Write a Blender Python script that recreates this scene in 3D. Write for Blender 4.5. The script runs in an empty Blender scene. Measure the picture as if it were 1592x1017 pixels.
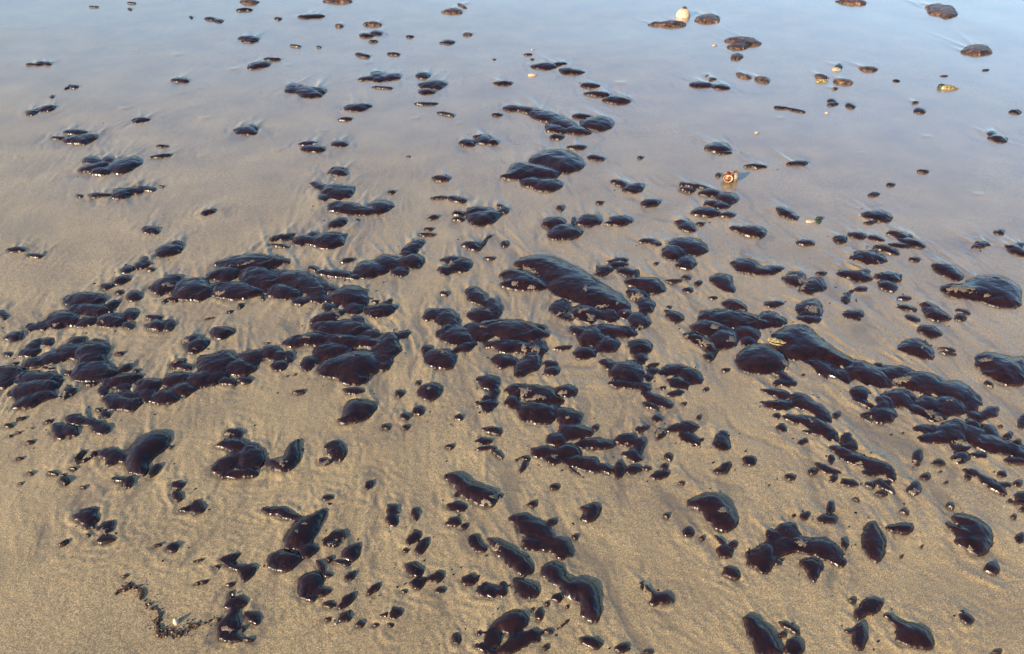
import bpy, math, random
import numpy as np

# ------------------------------------------------------------------ camera, sky, sun, exposure
sc = bpy.context.scene
COL = sc.collection
cam_d = bpy.data.cameras.new('camera'); cam = bpy.data.objects.new('camera', cam_d); COL.objects.link(cam)
cam.location = (0, 0, 1.2); cam.rotation_euler = (math.radians(90 - 35), 0, 0)
cam_d.sensor_width = 36; cam_d.lens = 36 * 1250 / 1592; cam_d.clip_start = 0.01; cam_d.clip_end = 3000
sc.camera = cam
SUN_EL, SUN_AZ = math.radians(21), math.radians(225)
w = bpy.data.worlds.new('World'); sc.world = w; w.use_nodes = True
wn = w.node_tree.nodes; sky = wn.new('ShaderNodeTexSky'); sky.sky_type = 'NISHITA'; sky.sun_disc = False
sky.sun_elevation = SUN_EL; sky.sun_rotation = SUN_AZ; sky.air_density = 1.15; sky.dust_density = 1.2; sky.ozone_density = 3.8
w.node_tree.links.new(sky.outputs[0], wn['Background'].inputs[0]); wn['Background'].inputs[1].default_value = 0.15
sd = bpy.data.lights.new('sun', 'SUN'); sd.energy = 4.9; sd.angle = math.radians(0.6); sd.color = (1.0, 0.785, 0.52)
sun = bpy.data.objects.new('sun', sd); COL.objects.link(sun)
sun.rotation_euler = (math.pi / 2 - SUN_EL, 0, math.radians(-45))
sc.render.engine = 'CYCLES'
sc.view_settings.view_transform = 'Standard'; sc.view_settings.look = 'None'
sc.view_settings.exposure = 0.86; sc.view_settings.gamma = 1; sc.view_settings.use_curve_mapping = False

# ------------------------------------------------------------------ noise
def _h(ix, iy, s):
    n = (ix.astype(np.int64) * 374761393 + iy.astype(np.int64) * 668265263 + s * 1442695041) & 0xffffffff
    n = ((n ^ (n >> 13)) * 1274126177) & 0xffffffff
    return ((n ^ (n >> 16)) & 0xffff) / 32767.5 - 1.0
def vn(x, y, s=0):
    x = np.asarray(x, float); y = np.asarray(y, float)
    ix = np.floor(x); iy = np.floor(y); fx = x - ix; fy = y - iy
    fx = fx * fx * fx * (fx * (fx * 6 - 15) + 10); fy = fy * fy * fy * (fy * (fy * 6 - 15) + 10)
    a = _h(ix, iy, s); b = _h(ix + 1, iy, s); c = _h(ix, iy + 1, s); d = _h(ix + 1, iy + 1, s)
    return (a + (b - a) * fx) * (1 - fy) + (c + (d - c) * fx) * fy
def fbm(x, y, s=0, o=3):
    r = 0; a = 1; t = 0
    for i in range(o):
        r = r + a * vn(x * 2 ** i + 17.3 * i, y * 2 ** i - 9.1 * i, s + i * 31); t += a; a *= 0.5
    return r / t
def sstep(a, b, x):
    t = np.clip((x - a) / (b - a), 0, 1); return t * t * (3 - 2 * t)

# ------------------------------------------------------------------ materials
def newmat(name):
    m = bpy.data.materials.new(name); m.use_nodes = True
    nt = m.node_tree; return m, nt, nt.nodes, nt.links, nt.nodes['Principled BSDF']
def N(nodes, t, **k):
    n = nodes.new(t)
    for a, v in k.items(): setattr(n, a, v)
    return n
def ramp(nodes, stops, interp='LINEAR'):
    r = nodes.new('ShaderNodeValToRGB'); r.color_ramp.interpolation = interp
    e = r.color_ramp.elements
    while len(e) < len(stops): e.new(0.5)
    for q, (p, c) in zip(e, stops): q.position = p; q.color = (c if len(c) == 4 else (*c, 1))
    return r
def noise(nodes, links, vec, scale, detail=3, rough=0.6):
    n = nodes.new('ShaderNodeTexNoise'); n.inputs['Scale'].default_value = scale
    n.inputs['Detail'].default_value = detail; n.inputs['Roughness'].default_value = rough
    links.new(vec, n.inputs['Vector']); return n
def math_n(nodes, links, op, a, b=None, c=None):
    n = nodes.new('ShaderNodeMath'); n.operation = op
    for i, v in enumerate((a, b, c)):
        if v is None: continue
        if isinstance(v, (int, float)): n.inputs[i].default_value = v
        else: links.new(v, n.inputs[i])
    return n.outputs[0]
def mixc(nodes, links, f, a, b, bt='MIX'):
    n = nodes.new('ShaderNodeMix'); n.data_type = 'RGBA'; n.blend_type = bt
    for s_, v in ((n.inputs[0], f), (n.inputs[6], a), (n.inputs[7], b)):
        if isinstance(v, (int, float)): s_.default_value = v
        elif isinstance(v, tuple): s_.default_value = (*v, 1)
        else: links.new(v, s_)
    return n.outputs[2]

def sand_material():
    m, nt, nd, lk, P = newmat('wet sand')
    g = N(nd, 'ShaderNodeNewGeometry').outputs['Position']
    attr = N(nd, 'ShaderNodeAttribute', attribute_name='hollow_tone')
    # grain colours
    n1 = noise(nd, lk, g, 430, 3, 0.85); n2 = noise(nd, lk, g, 700, 1, 0.6); n3 = noise(nd, lk, g, 5.5, 4, 0.55)
    r1 = ramp(nd, [(0.30, (0.092, 0.065, 0.031)), (0.5, (0.282, 0.205, 0.104)), (0.70, (0.58, 0.45, 0.25))]); lk.new(n1.outputs[0], r1.inputs[0])
    r2 = ramp(nd, [(0.30, (0.55, 0.50, 0.45)), (0.42, (1, 1, 1)), (0.66, (1, 1, 1)), (0.74, (2.1, 2.0, 1.85))]); lk.new(n2.outputs[0], r2.inputs[0])
    c = mixc(nd, lk, 1.0, r1.outputs[0], r2.outputs[0], 'MULTIPLY')
    r3 = ramp(nd, [(0.3, (0.78, 0.78, 0.80)), (0.7, (1.16, 1.16, 1.10))]); lk.new(n3.outputs[0], r3.inputs[0])
    c = mixc(nd, lk, 1.0, c, r3.outputs[0], 'MULTIPLY')
    # darker tone in the hollows of the streaks
    hollow_tone = mixc(nd, lk, math_n(nd, lk, 'MULTIPLY', attr.outputs['Fac'], 0.55), c, (0.075, 0.062, 0.050))
    P.inputs['Specular IOR Level'].default_value = 0.35
    # wetness: film of water thickens away from the camera and to the right
    sep = N(nd, 'ShaderNodeSeparateXYZ'); lk.new(g, sep.inputs[0])
    nw = noise(nd, lk, g, 1.3, 3, 0.5)
    k = math_n(nd, lk, 'MULTIPLY_ADD', sep.outputs[0], 0.52, sep.outputs[1])
    k = math_n(nd, lk, 'MULTIPLY_ADD', math_n(nd, lk, 'SUBTRACT', nw.outputs[0], 0.5), 1.6, k)
    wet = N(nd, 'ShaderNodeMapRange', interpolation_type='SMOOTHSTEP'); lk.new(k, wet.inputs[0])
    wet.inputs[1].default_value = 0.5; wet.inputs[2].default_value = 3.7
    wt = wet.outputs[0]
    satur = mixc(nd, lk, math_n(nd, lk, 'MULTIPLY', wt, 0.28), hollow_tone, (0.15, 0.12, 0.105)); lk.new(satur, P.inputs['Base Color'])
    br = N(nd, 'ShaderNodeMapRange'); lk.new(wt, br.inputs[0]); br.inputs[3].default_value = 0.62; br.inputs[4].default_value = 0.24; lk.new(br.outputs[0], P.inputs['Roughness'])
    cw = N(nd, 'ShaderNodeMapRange'); lk.new(wt, cw.inputs[0]); cw.inputs[3].default_value = 0.75; cw.inputs[4].default_value = 1.0
    lk.new(cw.outputs[0], P.inputs['Coat Weight'])
    cr = N(nd, 'ShaderNodeMapRange'); lk.new(wt, cr.inputs[0]); cr.inputs[3].default_value = 0.24; cr.inputs[4].default_value = 0.10
    lk.new(cr.outputs[0], P.inputs['Coat Roughness']); P.inputs['Coat IOR'].default_value = 1.45
    # grain relief
    gn = noise(nd, lk, g, 520, 3, 0.75); gm = noise(nd, lk, g, 120, 3, 0.6)
    hh = math_n(nd, lk, 'MULTIPLY_ADD', gm.outputs[0], 1.2, gn.outputs[0])
    b = N(nd, 'ShaderNodeBump'); lk.new(hh, b.inputs['Height']); b.inputs['Distance'].default_value = 0.0007
    bs = N(nd, 'ShaderNodeMapRange'); lk.new(wt, bs.inputs[0]); bs.inputs[3].default_value = 1.0; bs.inputs[4].default_value = 0.35
    lk.new(bs.outputs[0], b.inputs['Strength'])
    lk.new(b.outputs[0], P.inputs['Normal'])
    b2 = N(nd, 'ShaderNodeBump'); lk.new(hh, b2.inputs['Height']); b2.inputs['Distance'].default_value = 0.0011
    bs2 = N(nd, 'ShaderNodeMapRange'); lk.new(wt, bs2.inputs[0]); bs2.inputs[3].default_value = 0.40; bs2.inputs[4].default_value = 0.05
    lk.new(bs2.outputs[0], b2.inputs['Strength']); lk.new(b2.outputs[0], P.inputs['Coat Normal'])
    return m
SAND = sand_material()

def tar_material(name='weathered tar', base=(0.0085, 0.0028, 0.0020), hi=(0.0220, 0.0070, 0.0044), rough=0.13):
    m, nt, nd, lk, P = newmat(name)
    g = N(nd, 'ShaderNodeNewGeometry').outputs['Position']
    n1 = noise(nd, lk, g, 38, 4, 0.6); r = ramp(nd, [(0.35, base), (0.7, hi)]); lk.new(n1.outputs[0], r.inputs[0])
    # specks of sand and shell caught on the skin
    sp = noise(nd, lk, g, 640, 1, 0.5); blot = noise(nd, lk, g, 24, 2, 0.5)
    s1 = math_n(nd, lk, 'MULTIPLY_ADD', blot.outputs[0], 0.30, sp.outputs[0])
    sr = ramp(nd, [(0.925, (0, 0, 0)), (0.965, (1, 1, 1))]); lk.new(s1, sr.inputs[0])
    c = mixc(nd, lk, sr.outputs[0], r.outputs[0], (0.30, 0.23, 0.16)); rm = N(nd, 'ShaderNodeAttribute', attribute_name='rim'); c = mixc(nd, lk, math_n(nd, lk, 'MULTIPLY', rm.outputs['Fac'], 0.6), c, (0.040, 0.017, 0.010)); lk.new(c, P.inputs['Base Color'])
    rr = N(nd, 'ShaderNodeMapRange'); nr = noise(nd, lk, g, 90, 3, 0.6); lk.new(nr.outputs[0], rr.inputs[0])
    rr.inputs[1].default_value = 0.3; rr.inputs[2].default_value = 0.75; rr.inputs[3].default_value = rough; rr.inputs[4].default_value = rough + 0.12
    rim = N(nd, 'ShaderNodeAttribute', attribute_name='rim'); lk.new(math_n(nd, lk, 'MULTIPLY_ADD', rim.outputs['Fac'], 0.46, rr.outputs[0]), P.inputs['Roughness'])
    P.inputs['IOR'].default_value = 1.48
    mp = N(nd, 'ShaderNodeMapping'); lk.new(g, mp.inputs[0]); mp.inputs['Scale'].default_value = (1, 1.8, 1); mp.inputs['Rotation'].default_value = (0, 0, 0.3)
    w1 = noise(nd, lk, mp.outputs[0], 75, 2, 0.5); w2 = noise(nd, lk, g, 420, 2, 0.6)
    h = math_n(nd, lk, 'MULTIPLY_ADD', w2.outputs[0], 0.16, w1.outputs[0])
    h = math_n(nd, lk, 'MULTIPLY_ADD', sr.outputs[0], 0.3, h)
    b = N(nd, 'ShaderNodeBump'); lk.new(h, b.inputs['Height']); b.inputs['Distance'].default_value = 0.0014; b.inputs['Strength'].default_value = 0.30
    lk.new(b.outputs[0], P.inputs['Normal'])
    return m
TAR = tar_material()
def crust_material():
    m, nt, nd, lk, P = newmat('sand crust')
    g = N(nd, 'ShaderNodeNewGeometry').outputs['Position']
    n1 = noise(nd, lk, g, 500, 2, 0.7); r = ramp(nd, [(0.36, (0.02, 0.013, 0.009)), (0.5, (0.14, 0.10, 0.062)), (0.66, (0.36, 0.28, 0.18))]); lk.new(n1.outputs[0], r.inputs[0])
    lk.new(r.outputs[0], P.inputs['Base Color']); P.inputs['Roughness'].default_value = 0.5
    b = N(nd, 'ShaderNodeBump'); lk.new(n1.outputs[0], b.inputs['Height']); b.inputs['Distance'].default_value = 0.0015
    lk.new(b.outputs[0], P.inputs['Normal']); return m
STRANDM = tar_material('gritty tar', (0.030, 0.012, 0.006), (0.10, 0.055, 0.025), 0.25)
CRUST = crust_material()
def brown_material():
    m, nt, nd, lk, P = newmat('brown crusted tar')
    g = N(nd, 'ShaderNodeNewGeometry').outputs['Position']
    n1 = noise(nd, lk, g, 42, 4, 0.75)
    r = ramp(nd, [(0.40, (0.010, 0.006, 0.005)), (0.50, (0.055, 0.024, 0.012)), (0.60, (0.14, 0.062, 0.028)), (0.70, (0.34, 0.23, 0.14))]); lk.new(n1.outputs[0], r.inputs[0])
    lk.new(r.outputs[0], P.inputs['Base Color']); P.inputs['Roughness'].default_value = 0.33
    n2 = noise(nd, lk, g, 150, 3, 0.6)
    b = N(nd, 'ShaderNodeBump'); lk.new(n2.outputs[0], b.inputs['Height']); b.inputs['Distance'].default_value = 0.006
    lk.new(b.outputs[0], P.inputs['Normal']); return m
BROWN = brown_material()
def plain(name, stops, scale, rough, bump=0.0005, spec=0.5):
    m, nt, nd, lk, P = newmat(name)
    g = N(nd, 'ShaderNodeNewGeometry').outputs['Position']
    n1 = noise(nd, lk, g, scale, 3, 0.6); r = ramp(nd, stops); lk.new(n1.outputs[0], r.inputs[0])
    lk.new(r.outputs[0], P.inputs['Base Color']); P.inputs['Roughness'].default_value = rough; P.inputs['Specular IOR Level'].default_value = spec
    b = N(nd, 'ShaderNodeBump'); lk.new(n1.outputs[0], b.inputs['Height']); b.inputs['Distance'].default_value = bump
    lk.new(b.outputs[0], P.inputs['Normal']); return m
CREAM = plain('cream shell', [(0.35, (0.50, 0.31, 0.17)), (0.65, (0.66, 0.50, 0.34))], 60, 0.3)
WHITE = plain('white shell', [(0.35, (0.20, 0.15, 0.10)), (0.65, (0.46, 0.39, 0.31))], 160, 0.35)
YELLOW = plain('yellow shell', [(0.42, (0.10, 0.07, 0.025)), (0.62, (0.36, 0.29, 0.12))], 140, 0.35)
AMBER = plain('amber snail shell', [(0.38, (0.05, 0.014, 0.005)), (0.52, (0.16, 0.055, 0.018)), (0.66, (0.42, 0.26, 0.13))], 110, 0.14)
GREEN = plain('dark green weed', [(0.35, (0.006, 0.010, 0.006)), (0.65, (0.03, 0.045, 0.025))], 220, 0.35, 0.003)

# ------------------------------------------------------------------ traced data (millimetres on the beach)
TAR_DATA = """|black tar, long serpent-like mass sliding down to the right|P 17.3 664.8 1677.8 687.9 1699.0 706.4 1711.7 730.2 1722.5 745.7 1725.4 761.3 1721.8 771.3 1709.0 781.1 1680.6 789.8 1657.3 802.1 1626.7 811.8 1608.3 824.0 1591.8 832.0 1579.0 840.2 1563.0 840.0 1551.7 831.7 1539.1 821.6 1531.8 804.1 1525.6 792.8 1528.0 781.6 1540.5 767.7 1549.1 743.5 1558.6 721.7 1562.4 690.5 1562.4 674.6 1568.7 665.4 1584.8 660.4 1608.0 657.1 1651.9; E 9.6 752.82 1534.1 51.47 27.51 130.17; E 8.5 796.94 1511.96 34.64 22.86 64.7; E 13.9 848.07 1511.82 58.82 50.26 140.94; E 12.0 923.06 1511.67 50.0 38.12 -176.85; E 13.8 975.34 1474.15 70.33 50.08 156.21; E 13.4 1028.3 1442.77 54.45 46.8 148.09; E 11.4 894.49 1422.33 38.31 35.5 70.83; E 8.9 845.68 1397.47 40.24 24.58 55.94; E 9.9 833.87 1366.04 33.65 28.49 35.8; E 4.8 813.27 1370.92 28.2 10.7 -168.75; E 8.9 921.02 1375.64 27.28 24.32 172.16; E 10.8 953.96 1400.24 39.04 32.58 28.01; E 11.8 993.96 1395.37 49.67 37.79 38.51; E 9.6 1045.1 1407.81 34.86 27.46 56.77; E 7.5 952.04 1358.37 23.88 19.31 33.5
|black tar, great heap of lobes left of centre|E 13.6 -444.66 1701.35 73.54 48.09 -7.0; E 11.3 -512.31 1655.74 63.68 34.39 -167.04; E 11.6 -425.85 1650.09 50.8 35.96 -9.24; E 12.2 -453.81 1606.31 47.97 39.53 -169.54; E 9.0 -495.57 1559.0 29.16 24.84 84.14; E 7.7 -406.7 1737.02 29.76 20.15 106.16; E 8.2 -360.58 1675.47 30.23 21.31 164.25; E 10.0 -365.97 1644.59 40.7 28.65 158.68; E 11.8 -314.75 1628.4 55.86 38.03 93.99; P 16.7 -473.7 1537.4 -465.9 1560.4 -456.7 1574.1 -441.0 1585.9 -426.0 1596.4 -403.3 1611.4 -387.0 1616.1 -368.4 1613.1 -353.0 1604.8 -332.5 1586.9 -322.2 1573.0 -316.3 1555.6 -315.9 1542.1 -320.6 1525.1 -328.2 1515.2 -342.6 1506.9 -348.3 1499.3 -348.3 1488.4 -353.4 1482.0 -366.3 1476.6 -377.7 1476.6 -394.0 1482.0 -405.6 1486.8 -418.9 1493.6 -431.8 1497.9 -451.6 1502.0 -463.2 1509.1 -472.9 1523.0; E 10.0 -318.15 1580.12 49.95 29.05 101.04; E 9.9 -377.51 1493.42 35.16 28.44 -16.58
|black tar, long knobbly pile running across the left half|E 12.7 -970.6 1919.11 55.12 42.78 -101.88; E 14.7 -888.34 1891.91 69.32 57.01 133.85; E 14.0 -767.67 1885.0 76.32 50.81 -12.88; E 15.0 -768.68 2036.47 94.96 58.44 -174.26; E 13.1 -823.65 1978.16 53.66 44.74 -151.88; E 14.6 -713.34 1953.67 79.97 55.35 146.64; E 12.2 -631.56 1950.1 61.01 39.73 145.66; E 12.6 -577.96 1922.73 78.01 42.49 130.79; E 12.2 -633.25 1878.38 53.38 39.39 150.79; E 10.1 -534.58 1868.82 44.17 29.49 107.12; E 8.1 -528.67 1912.47 49.6 21.5 141.07; E 7.7 -576.81 1832.56 24.82 19.29 172.53; E 7.3 -525.25 1839.02 37.52 17.74 -3.17
|black tar, huge whale-backed mass at the centre|P 18.6 5.4 2046.1 24.8 2069.4 43.5 2081.1 71.7 2087.6 92.3 2085.9 116.5 2075.2 135.1 2061.8 158.3 2038.7 175.1 2022.4 195.0 2004.0 210.1 1986.6 228.7 1961.1 243.0 1940.5 261.0 1913.6 275.1 1895.7 293.0 1877.0 303.0 1861.2 310.5 1839.7 316.4 1824.3 324.0 1806.6 322.5 1794.2 311.2 1780.3 297.0 1772.2 272.4 1765.4 255.5 1765.4 236.9 1772.2 220.7 1781.7 198.1 1799.1 180.7 1812.9 159.3 1830.7 144.4 1840.6 128.1 1847.9 116.6 1859.2 103.5 1881.0 96.3 1898.4 91.2 1920.8 79.9 1941.1 55.8 1970.6 39.8 1987.9 23.2 2002.1 12.6 2014.1 2.0 2030.6; P 15.8 -37.2 1978.9 -22.8 1998.9 -8.0 2005.2 15.1 2001.2 32.3 1994.8 53.0 1982.9 69.8 1967.3 91.6 1940.1 99.8 1920.5 99.0 1897.9 90.7 1887.6 70.5 1883.9 50.7 1883.2 20.6 1885.1 0.9 1889.4 -19.3 1898.7 -30.5 1906.9 -38.8 1918.2 -38.1 1925.7 -28.0 1933.3 -24.8 1939.4 -27.0 1947.1 -31.1 1954.7 -39.5 1966.5; E 10.3 358.46 1810.72 42.51 29.39 87.44; E 8.9 298.31 1773.12 27.67 23.54 68.27; E 10.6 331.51 1737.01 42.95 30.5 88.26; E 10.8 344.91 1868.36 34.5 31.07 143.22
|black tar, arc-shaped row of lobes on the left|E 13.8 -721.59 1553.86 55.19 50.19 109.96; E 11.3 -660.56 1538.31 38.11 34.45 165.02; E 10.4 -643.36 1579.86 36.11 31.15 106.63; E 9.7 -603.98 1601.0 29.84 27.85 121.49; E 8.0 -578.29 1587.75 25.85 20.87 135.36; E 5.5 -550.5 1585.35 20.49 13.03 107.76; E 7.6 -564.26 1548.63 21.09 19.95 94.54; E 11.2 -718.74 1503.24 38.3 34.37 175.45; E 10.2 -740.93 1493.41 33.95 29.46 164.56; E 9.7 -768.64 1456.78 30.18 27.52 178.41; E 10.5 -804.07 1428.7 33.71 31.1 163.93; E 10.2 -799.35 1493.4 37.49 29.65 -174.84; E 10.3 -855.83 1471.61 35.74 29.85 162.02; E 7.9 -848.93 1441.01 31.15 20.74 129.36; E 6.9 -887.68 1436.31 30.5 17.15 148.72; E 9.5 -903.57 1408.68 46.53 27.01 149.9; E 7.5 -867.14 1406.37 22.25 19.34 115.7
|black tar, sprawling branched mass left of centre|E 9.5 -211.71 1770.08 32.79 27.05 68.59; E 11.2 -175.87 1749.0 51.49 34.88 115.96; E 12.8 -144.22 1672.78 55.68 43.3 140.99; E 8.4 -115.39 1622.74 36.09 22.25 -148.4; E 12.2 -176.76 1574.54 45.92 40.0 141.47; E 7.4 -211.79 1611.8 21.57 18.7 135.14; E 12.1 -85.2 1689.91 48.09 39.53 132.03; E 14.5 -5.21 1695.65 95.07 55.01 168.86; E 11.5 7.92 1622.58 72.89 35.52 170.34; E 8.2 67.8 1617.52 35.53 22.0 87.52
|black tar, broad layered mass left of the yellow shell|E 14.4 577.4 1742.75 90.17 52.2 166.62; E 12.3 517.93 1701.32 55.7 38.85 167.59; E 11.7 602.24 1689.96 43.76 36.04 117.38; E 12.3 538.22 1655.91 49.15 39.67 53.43; E 11.7 682.89 1742.73 39.65 36.37 71.81; E 8.0 599.36 1650.23 25.35 20.53 40.9; P 10.7 568.6 1830.1 583.8 1840.7 594.9 1843.4 608.0 1839.9 617.9 1829.5 630.2 1806.9 633.8 1793.4 630.8 1781.5 624.4 1780.1 611.0 1788.6 599.3 1790.6 583.0 1787.2 573.6 1794.6 565.8 1817.0
|black tar, second serpent-like mass leaving by the right edge|E 7.2 909.91 1318.86 27.1 17.92 -172.31; E 6.8 904.58 1291.59 28.32 16.54 13.38; E 11.7 960.08 1305.24 55.12 36.86 31.82; E 10.0 1004.58 1300.72 37.75 28.7 59.52; E 11.3 1035.77 1269.38 52.58 34.77 161.12; E 8.9 1074.29 1243.31 32.39 24.22 148.21; E 6.6 1046.25 1309.91 27.05 16.32 90.76; E 5.9 956.41 1256.22 24.11 13.53 -177.69
|black tar, toad-like mass with sandy patches at the centre|E 8.3 1.31 1412.8 26.48 21.45 89.91; E 11.9 55.35 1438.13 65.98 36.81 157.89; E 13.0 56.72 1374.58 50.07 42.71 156.61; E 10.2 123.1 1361.44 34.28 28.78 138.11; E 10.3 137.24 1310.3 36.54 28.86 172.48; E 9.1 97.86 1285.69 25.55 24.31 71.96
|black tar, fan of streaky lobes at the left edge|E 10.1 -1212.87 1520.19 52.99 28.4 -12.9; E 9.0 -1206.83 1490.71 37.02 24.3 132.97; E 10.9 -1129.35 1495.37 59.65 31.97 175.18; E 7.3 -1097.81 1500.57 30.65 18.31 132.04; E 12.4 -1119.77 1456.84 55.73 39.62 -168.79; E 9.8 -1108.96 1410.37 31.95 27.21 -152.04; E 10.1 -1091.11 1428.72 35.9 28.27 -162.36
|black tar, stag-like mass with a bent arm, lower right|E 6.2 493.62 1021.43 18.3 14.81 127.4; E 8.2 525.31 1027.77 24.75 21.84 72.78; E 8.7 536.76 998.46 51.09 23.52 172.46; E 9.0 576.84 990.27 31.08 24.54 157.06; E 6.5 590.18 966.11 22.01 15.66 156.4; E 7.7 498.43 990.28 25.12 19.79 33.85; E 9.3 462.24 970.14 35.68 25.96 59.26; E 3.0 489.16 956.25 7.43 5.86 35.01
|big turtle-like glob near the right edge|P 17.9 1196.5 1908.7 1216.7 1919.2 1233.5 1923.3 1256.0 1923.3 1272.3 1930.0 1291.4 1947.0 1309.9 1958.0 1337.8 1968.9 1357.4 1972.3 1379.1 1970.1 1393.2 1962.4 1407.2 1945.2 1414.6 1930.1 1419.5 1909.1 1416.3 1889.5 1403.7 1861.0 1390.1 1838.3 1368.3 1808.9 1352.7 1798.3 1334.4 1800.2 1316.9 1805.5 1290.4 1817.2 1270.7 1825.6 1247.2 1835.5 1229.6 1841.7 1208.3 1847.7 1197.5 1861.8 1191.1 1892.4; E 13.7 1332.84 1842.26 51.32 44.3 -162.48
|black tar, big lumpy pile like a crouching animal on the left|E 13.0 -1046.27 1595.87 60.08 43.95 128.86; E 11.8 -1103.24 1601.01 40.56 37.08 132.94; E 10.1 -1132.62 1574.5 33.93 28.93 144.26; E 9.0 -1166.38 1558.86 29.44 24.1 155.56; E 7.5 -1105.79 1650.13 22.04 18.65 164.51; E 6.2 -1046.5 1641.95 21.68 14.62 -28.64; E 13.0 -1005.79 1523.24 59.31 44.01 162.59; E 7.2 -973.61 1528.51 30.4 18.03 125.89
|black tar, big two-tiered glossy mass above centre|P 18.6 62.8 2801.3 76.9 2830.5 93.4 2852.1 121.5 2877.8 146.2 2888.7 180.6 2890.5 204.4 2880.2 230.1 2852.8 245.7 2825.6 259.6 2784.1 264.2 2756.9 262.1 2728.9 250.2 2707.2 222.3 2679.9 198.7 2669.3 166.4 2669.3 141.6 2684.4 110.3 2723.6 90.1 2744.0 70.6 2756.1 61.6 2767.2 58.6 2783.5; P 17.7 -42.0 2647.2 -26.0 2662.4 -17.2 2683.4 -10.8 2722.4 -4.4 2744.1 5.5 2760.2 22.5 2764.9 55.7 2760.9 84.2 2751.4 123.3 2731.5 147.0 2711.4 168.5 2680.4 171.2 2657.9 157.1 2631.6 132.7 2619.9 84.8 2616.1 49.7 2613.2 8.2 2609.5 -16.8 2615.4 -39.3 2634.0; E 14.8 121.33 2570.65 55.72 53.87 73.03; E 13.4 71.22 2592.63 43.41 42.6 11.21
|black tar, feathery double row of lobes below the round disc|E 7.4 614.17 1440.64 32.6 18.53 161.63; E 8.6 609.78 1400.13 35.03 22.57 179.46; E 9.7 664.67 1410.26 32.53 27.64 91.57; E 8.6 686.38 1385.66 43.45 23.28 114.13; E 7.0 696.53 1356.58 27.51 17.53 59.96; E 8.2 642.81 1346.96 37.72 21.6 156.49; E 9.8 676.69 1323.57 32.11 28.01 111.58; E 7.1 692.88 1296.14 19.59 17.73 97.49
|big S-shaped glob at the bottom centre|P 12.1 58.3 956.2 68.2 962.1 77.2 960.7 90.2 951.3 96.2 942.1 98.3 928.3 104.7 923.3 118.9 924.5 129.6 922.7 142.3 917.0 149.5 909.5 154.8 896.2 156.2 883.3 154.5 864.0 152.6 851.5 149.7 839.1 143.9 833.6 132.1 831.9 125.3 834.4 119.6 842.2 117.3 851.0 117.4 865.8 113.9 872.1 104.8 873.1 98.5 875.7 91.4 881.1 86.6 887.5 81.6 898.5 76.0 904.6 66.8 909.0 60.8 915.2 54.5 926.5 52.6 936.0 53.9 948.8
|black tar, jumbled pile on the bottom edge at centre|P 10.1 -38.9 815.2 -32.1 831.4 -25.2 841.9 -14.5 852.3 -4.5 857.3 10.1 859.4 19.0 856.9 27.0 848.5 29.7 840.4 28.6 828.1 23.9 819.3 13.2 809.3 4.8 806.2 -5.7 808.2 -13.4 810.5 -22.3 814.5 -29.3 814.5 -38.0 810.5; E 7.1 12.07 794.87 42.13 16.99 -151.7; E 6.8 -35.02 801.85 16.18 16.0 104.0; E 5.3 -43.98 784.43 17.44 11.42 155.0
|seal-shaped glob with its head up, lower left|P 14.3 -803.0 1196.3 -812.8 1215.2 -818.1 1229.5 -821.9 1246.9 -822.1 1259.0 -818.8 1272.3 -815.3 1283.0 -809.5 1296.7 -802.2 1305.3 -789.3 1313.4 -778.1 1315.2 -762.6 1311.7 -752.7 1305.8 -743.1 1294.3 -738.5 1284.4 -736.1 1270.9 -737.6 1260.4 -743.7 1247.2 -749.1 1236.9 -756.6 1224.0 -757.7 1212.3 -752.9 1195.5 -752.0 1186.5 -754.2 1180.3 -759.7 1177.9 -771.6 1177.9 -781.3 1180.3 -794.2 1186.5; E 8.5 -843.87 1236.17 37.63 21.28 150.63; E 5.6 -843.62 1218.82 12.88 11.98 131.46
|crab-like clump left of the duck-shaped glob|E 7.0 -608.76 1306.23 21.3 16.62 -37.22; E 8.9 -599.76 1269.53 35.02 22.9 -11.97; E 11.1 -550.4 1230.41 42.62 32.51 101.61; E 10.0 -592.36 1215.07 37.13 27.45 -133.96; E 8.0 -565.05 1185.03 37.64 19.7 -177.24
|black tar, great round disc with a tail below the yellow shell|P 16.5 552.7 1588.1 566.5 1609.0 581.9 1623.3 607.5 1638.6 625.0 1642.3 643.5 1636.1 656.8 1624.1 671.9 1599.9 678.3 1582.4 679.7 1562.0 675.8 1548.4 664.8 1534.2 654.8 1525.3 640.3 1516.9 626.8 1512.5 607.0 1509.8 591.3 1509.8 571.2 1512.5 559.5 1518.0 550.0 1529.2 546.4 1543.7 547.1 1569.7; E 7.1 647.35 1503.66 36.63 16.52 115.81; E 6.7 643.66 1478.85 26.11 14.8 -178.85
|black tar, broad stepped pile at the left|E 12.9 -1166.79 1838.98 58.96 41.67 171.75; E 10.9 -1130.47 1791.46 58.93 31.23 -9.92; E 13.4 -1184.33 1742.68 54.57 44.7 155.26; E 6.8 -1245.25 1707.35 25.46 16.24 -33.6; E 6.3 -1221.19 1713.37 25.62 14.8 131.06; E 10.1 -1117.08 1736.65 36.31 27.65 155.84
|black tar, stacked lobes below the craggy ones|E 9.2 174.81 1689.79 30.16 24.04 152.67; E 12.8 206.26 1667.15 47.2 41.26 72.88; E 10.5 181.13 1595.55 31.96 28.87 179.22; E 11.7 255.48 1689.71 62.52 34.52 175.91; E 12.0 236.75 1633.64 40.69 36.67 65.2
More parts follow.
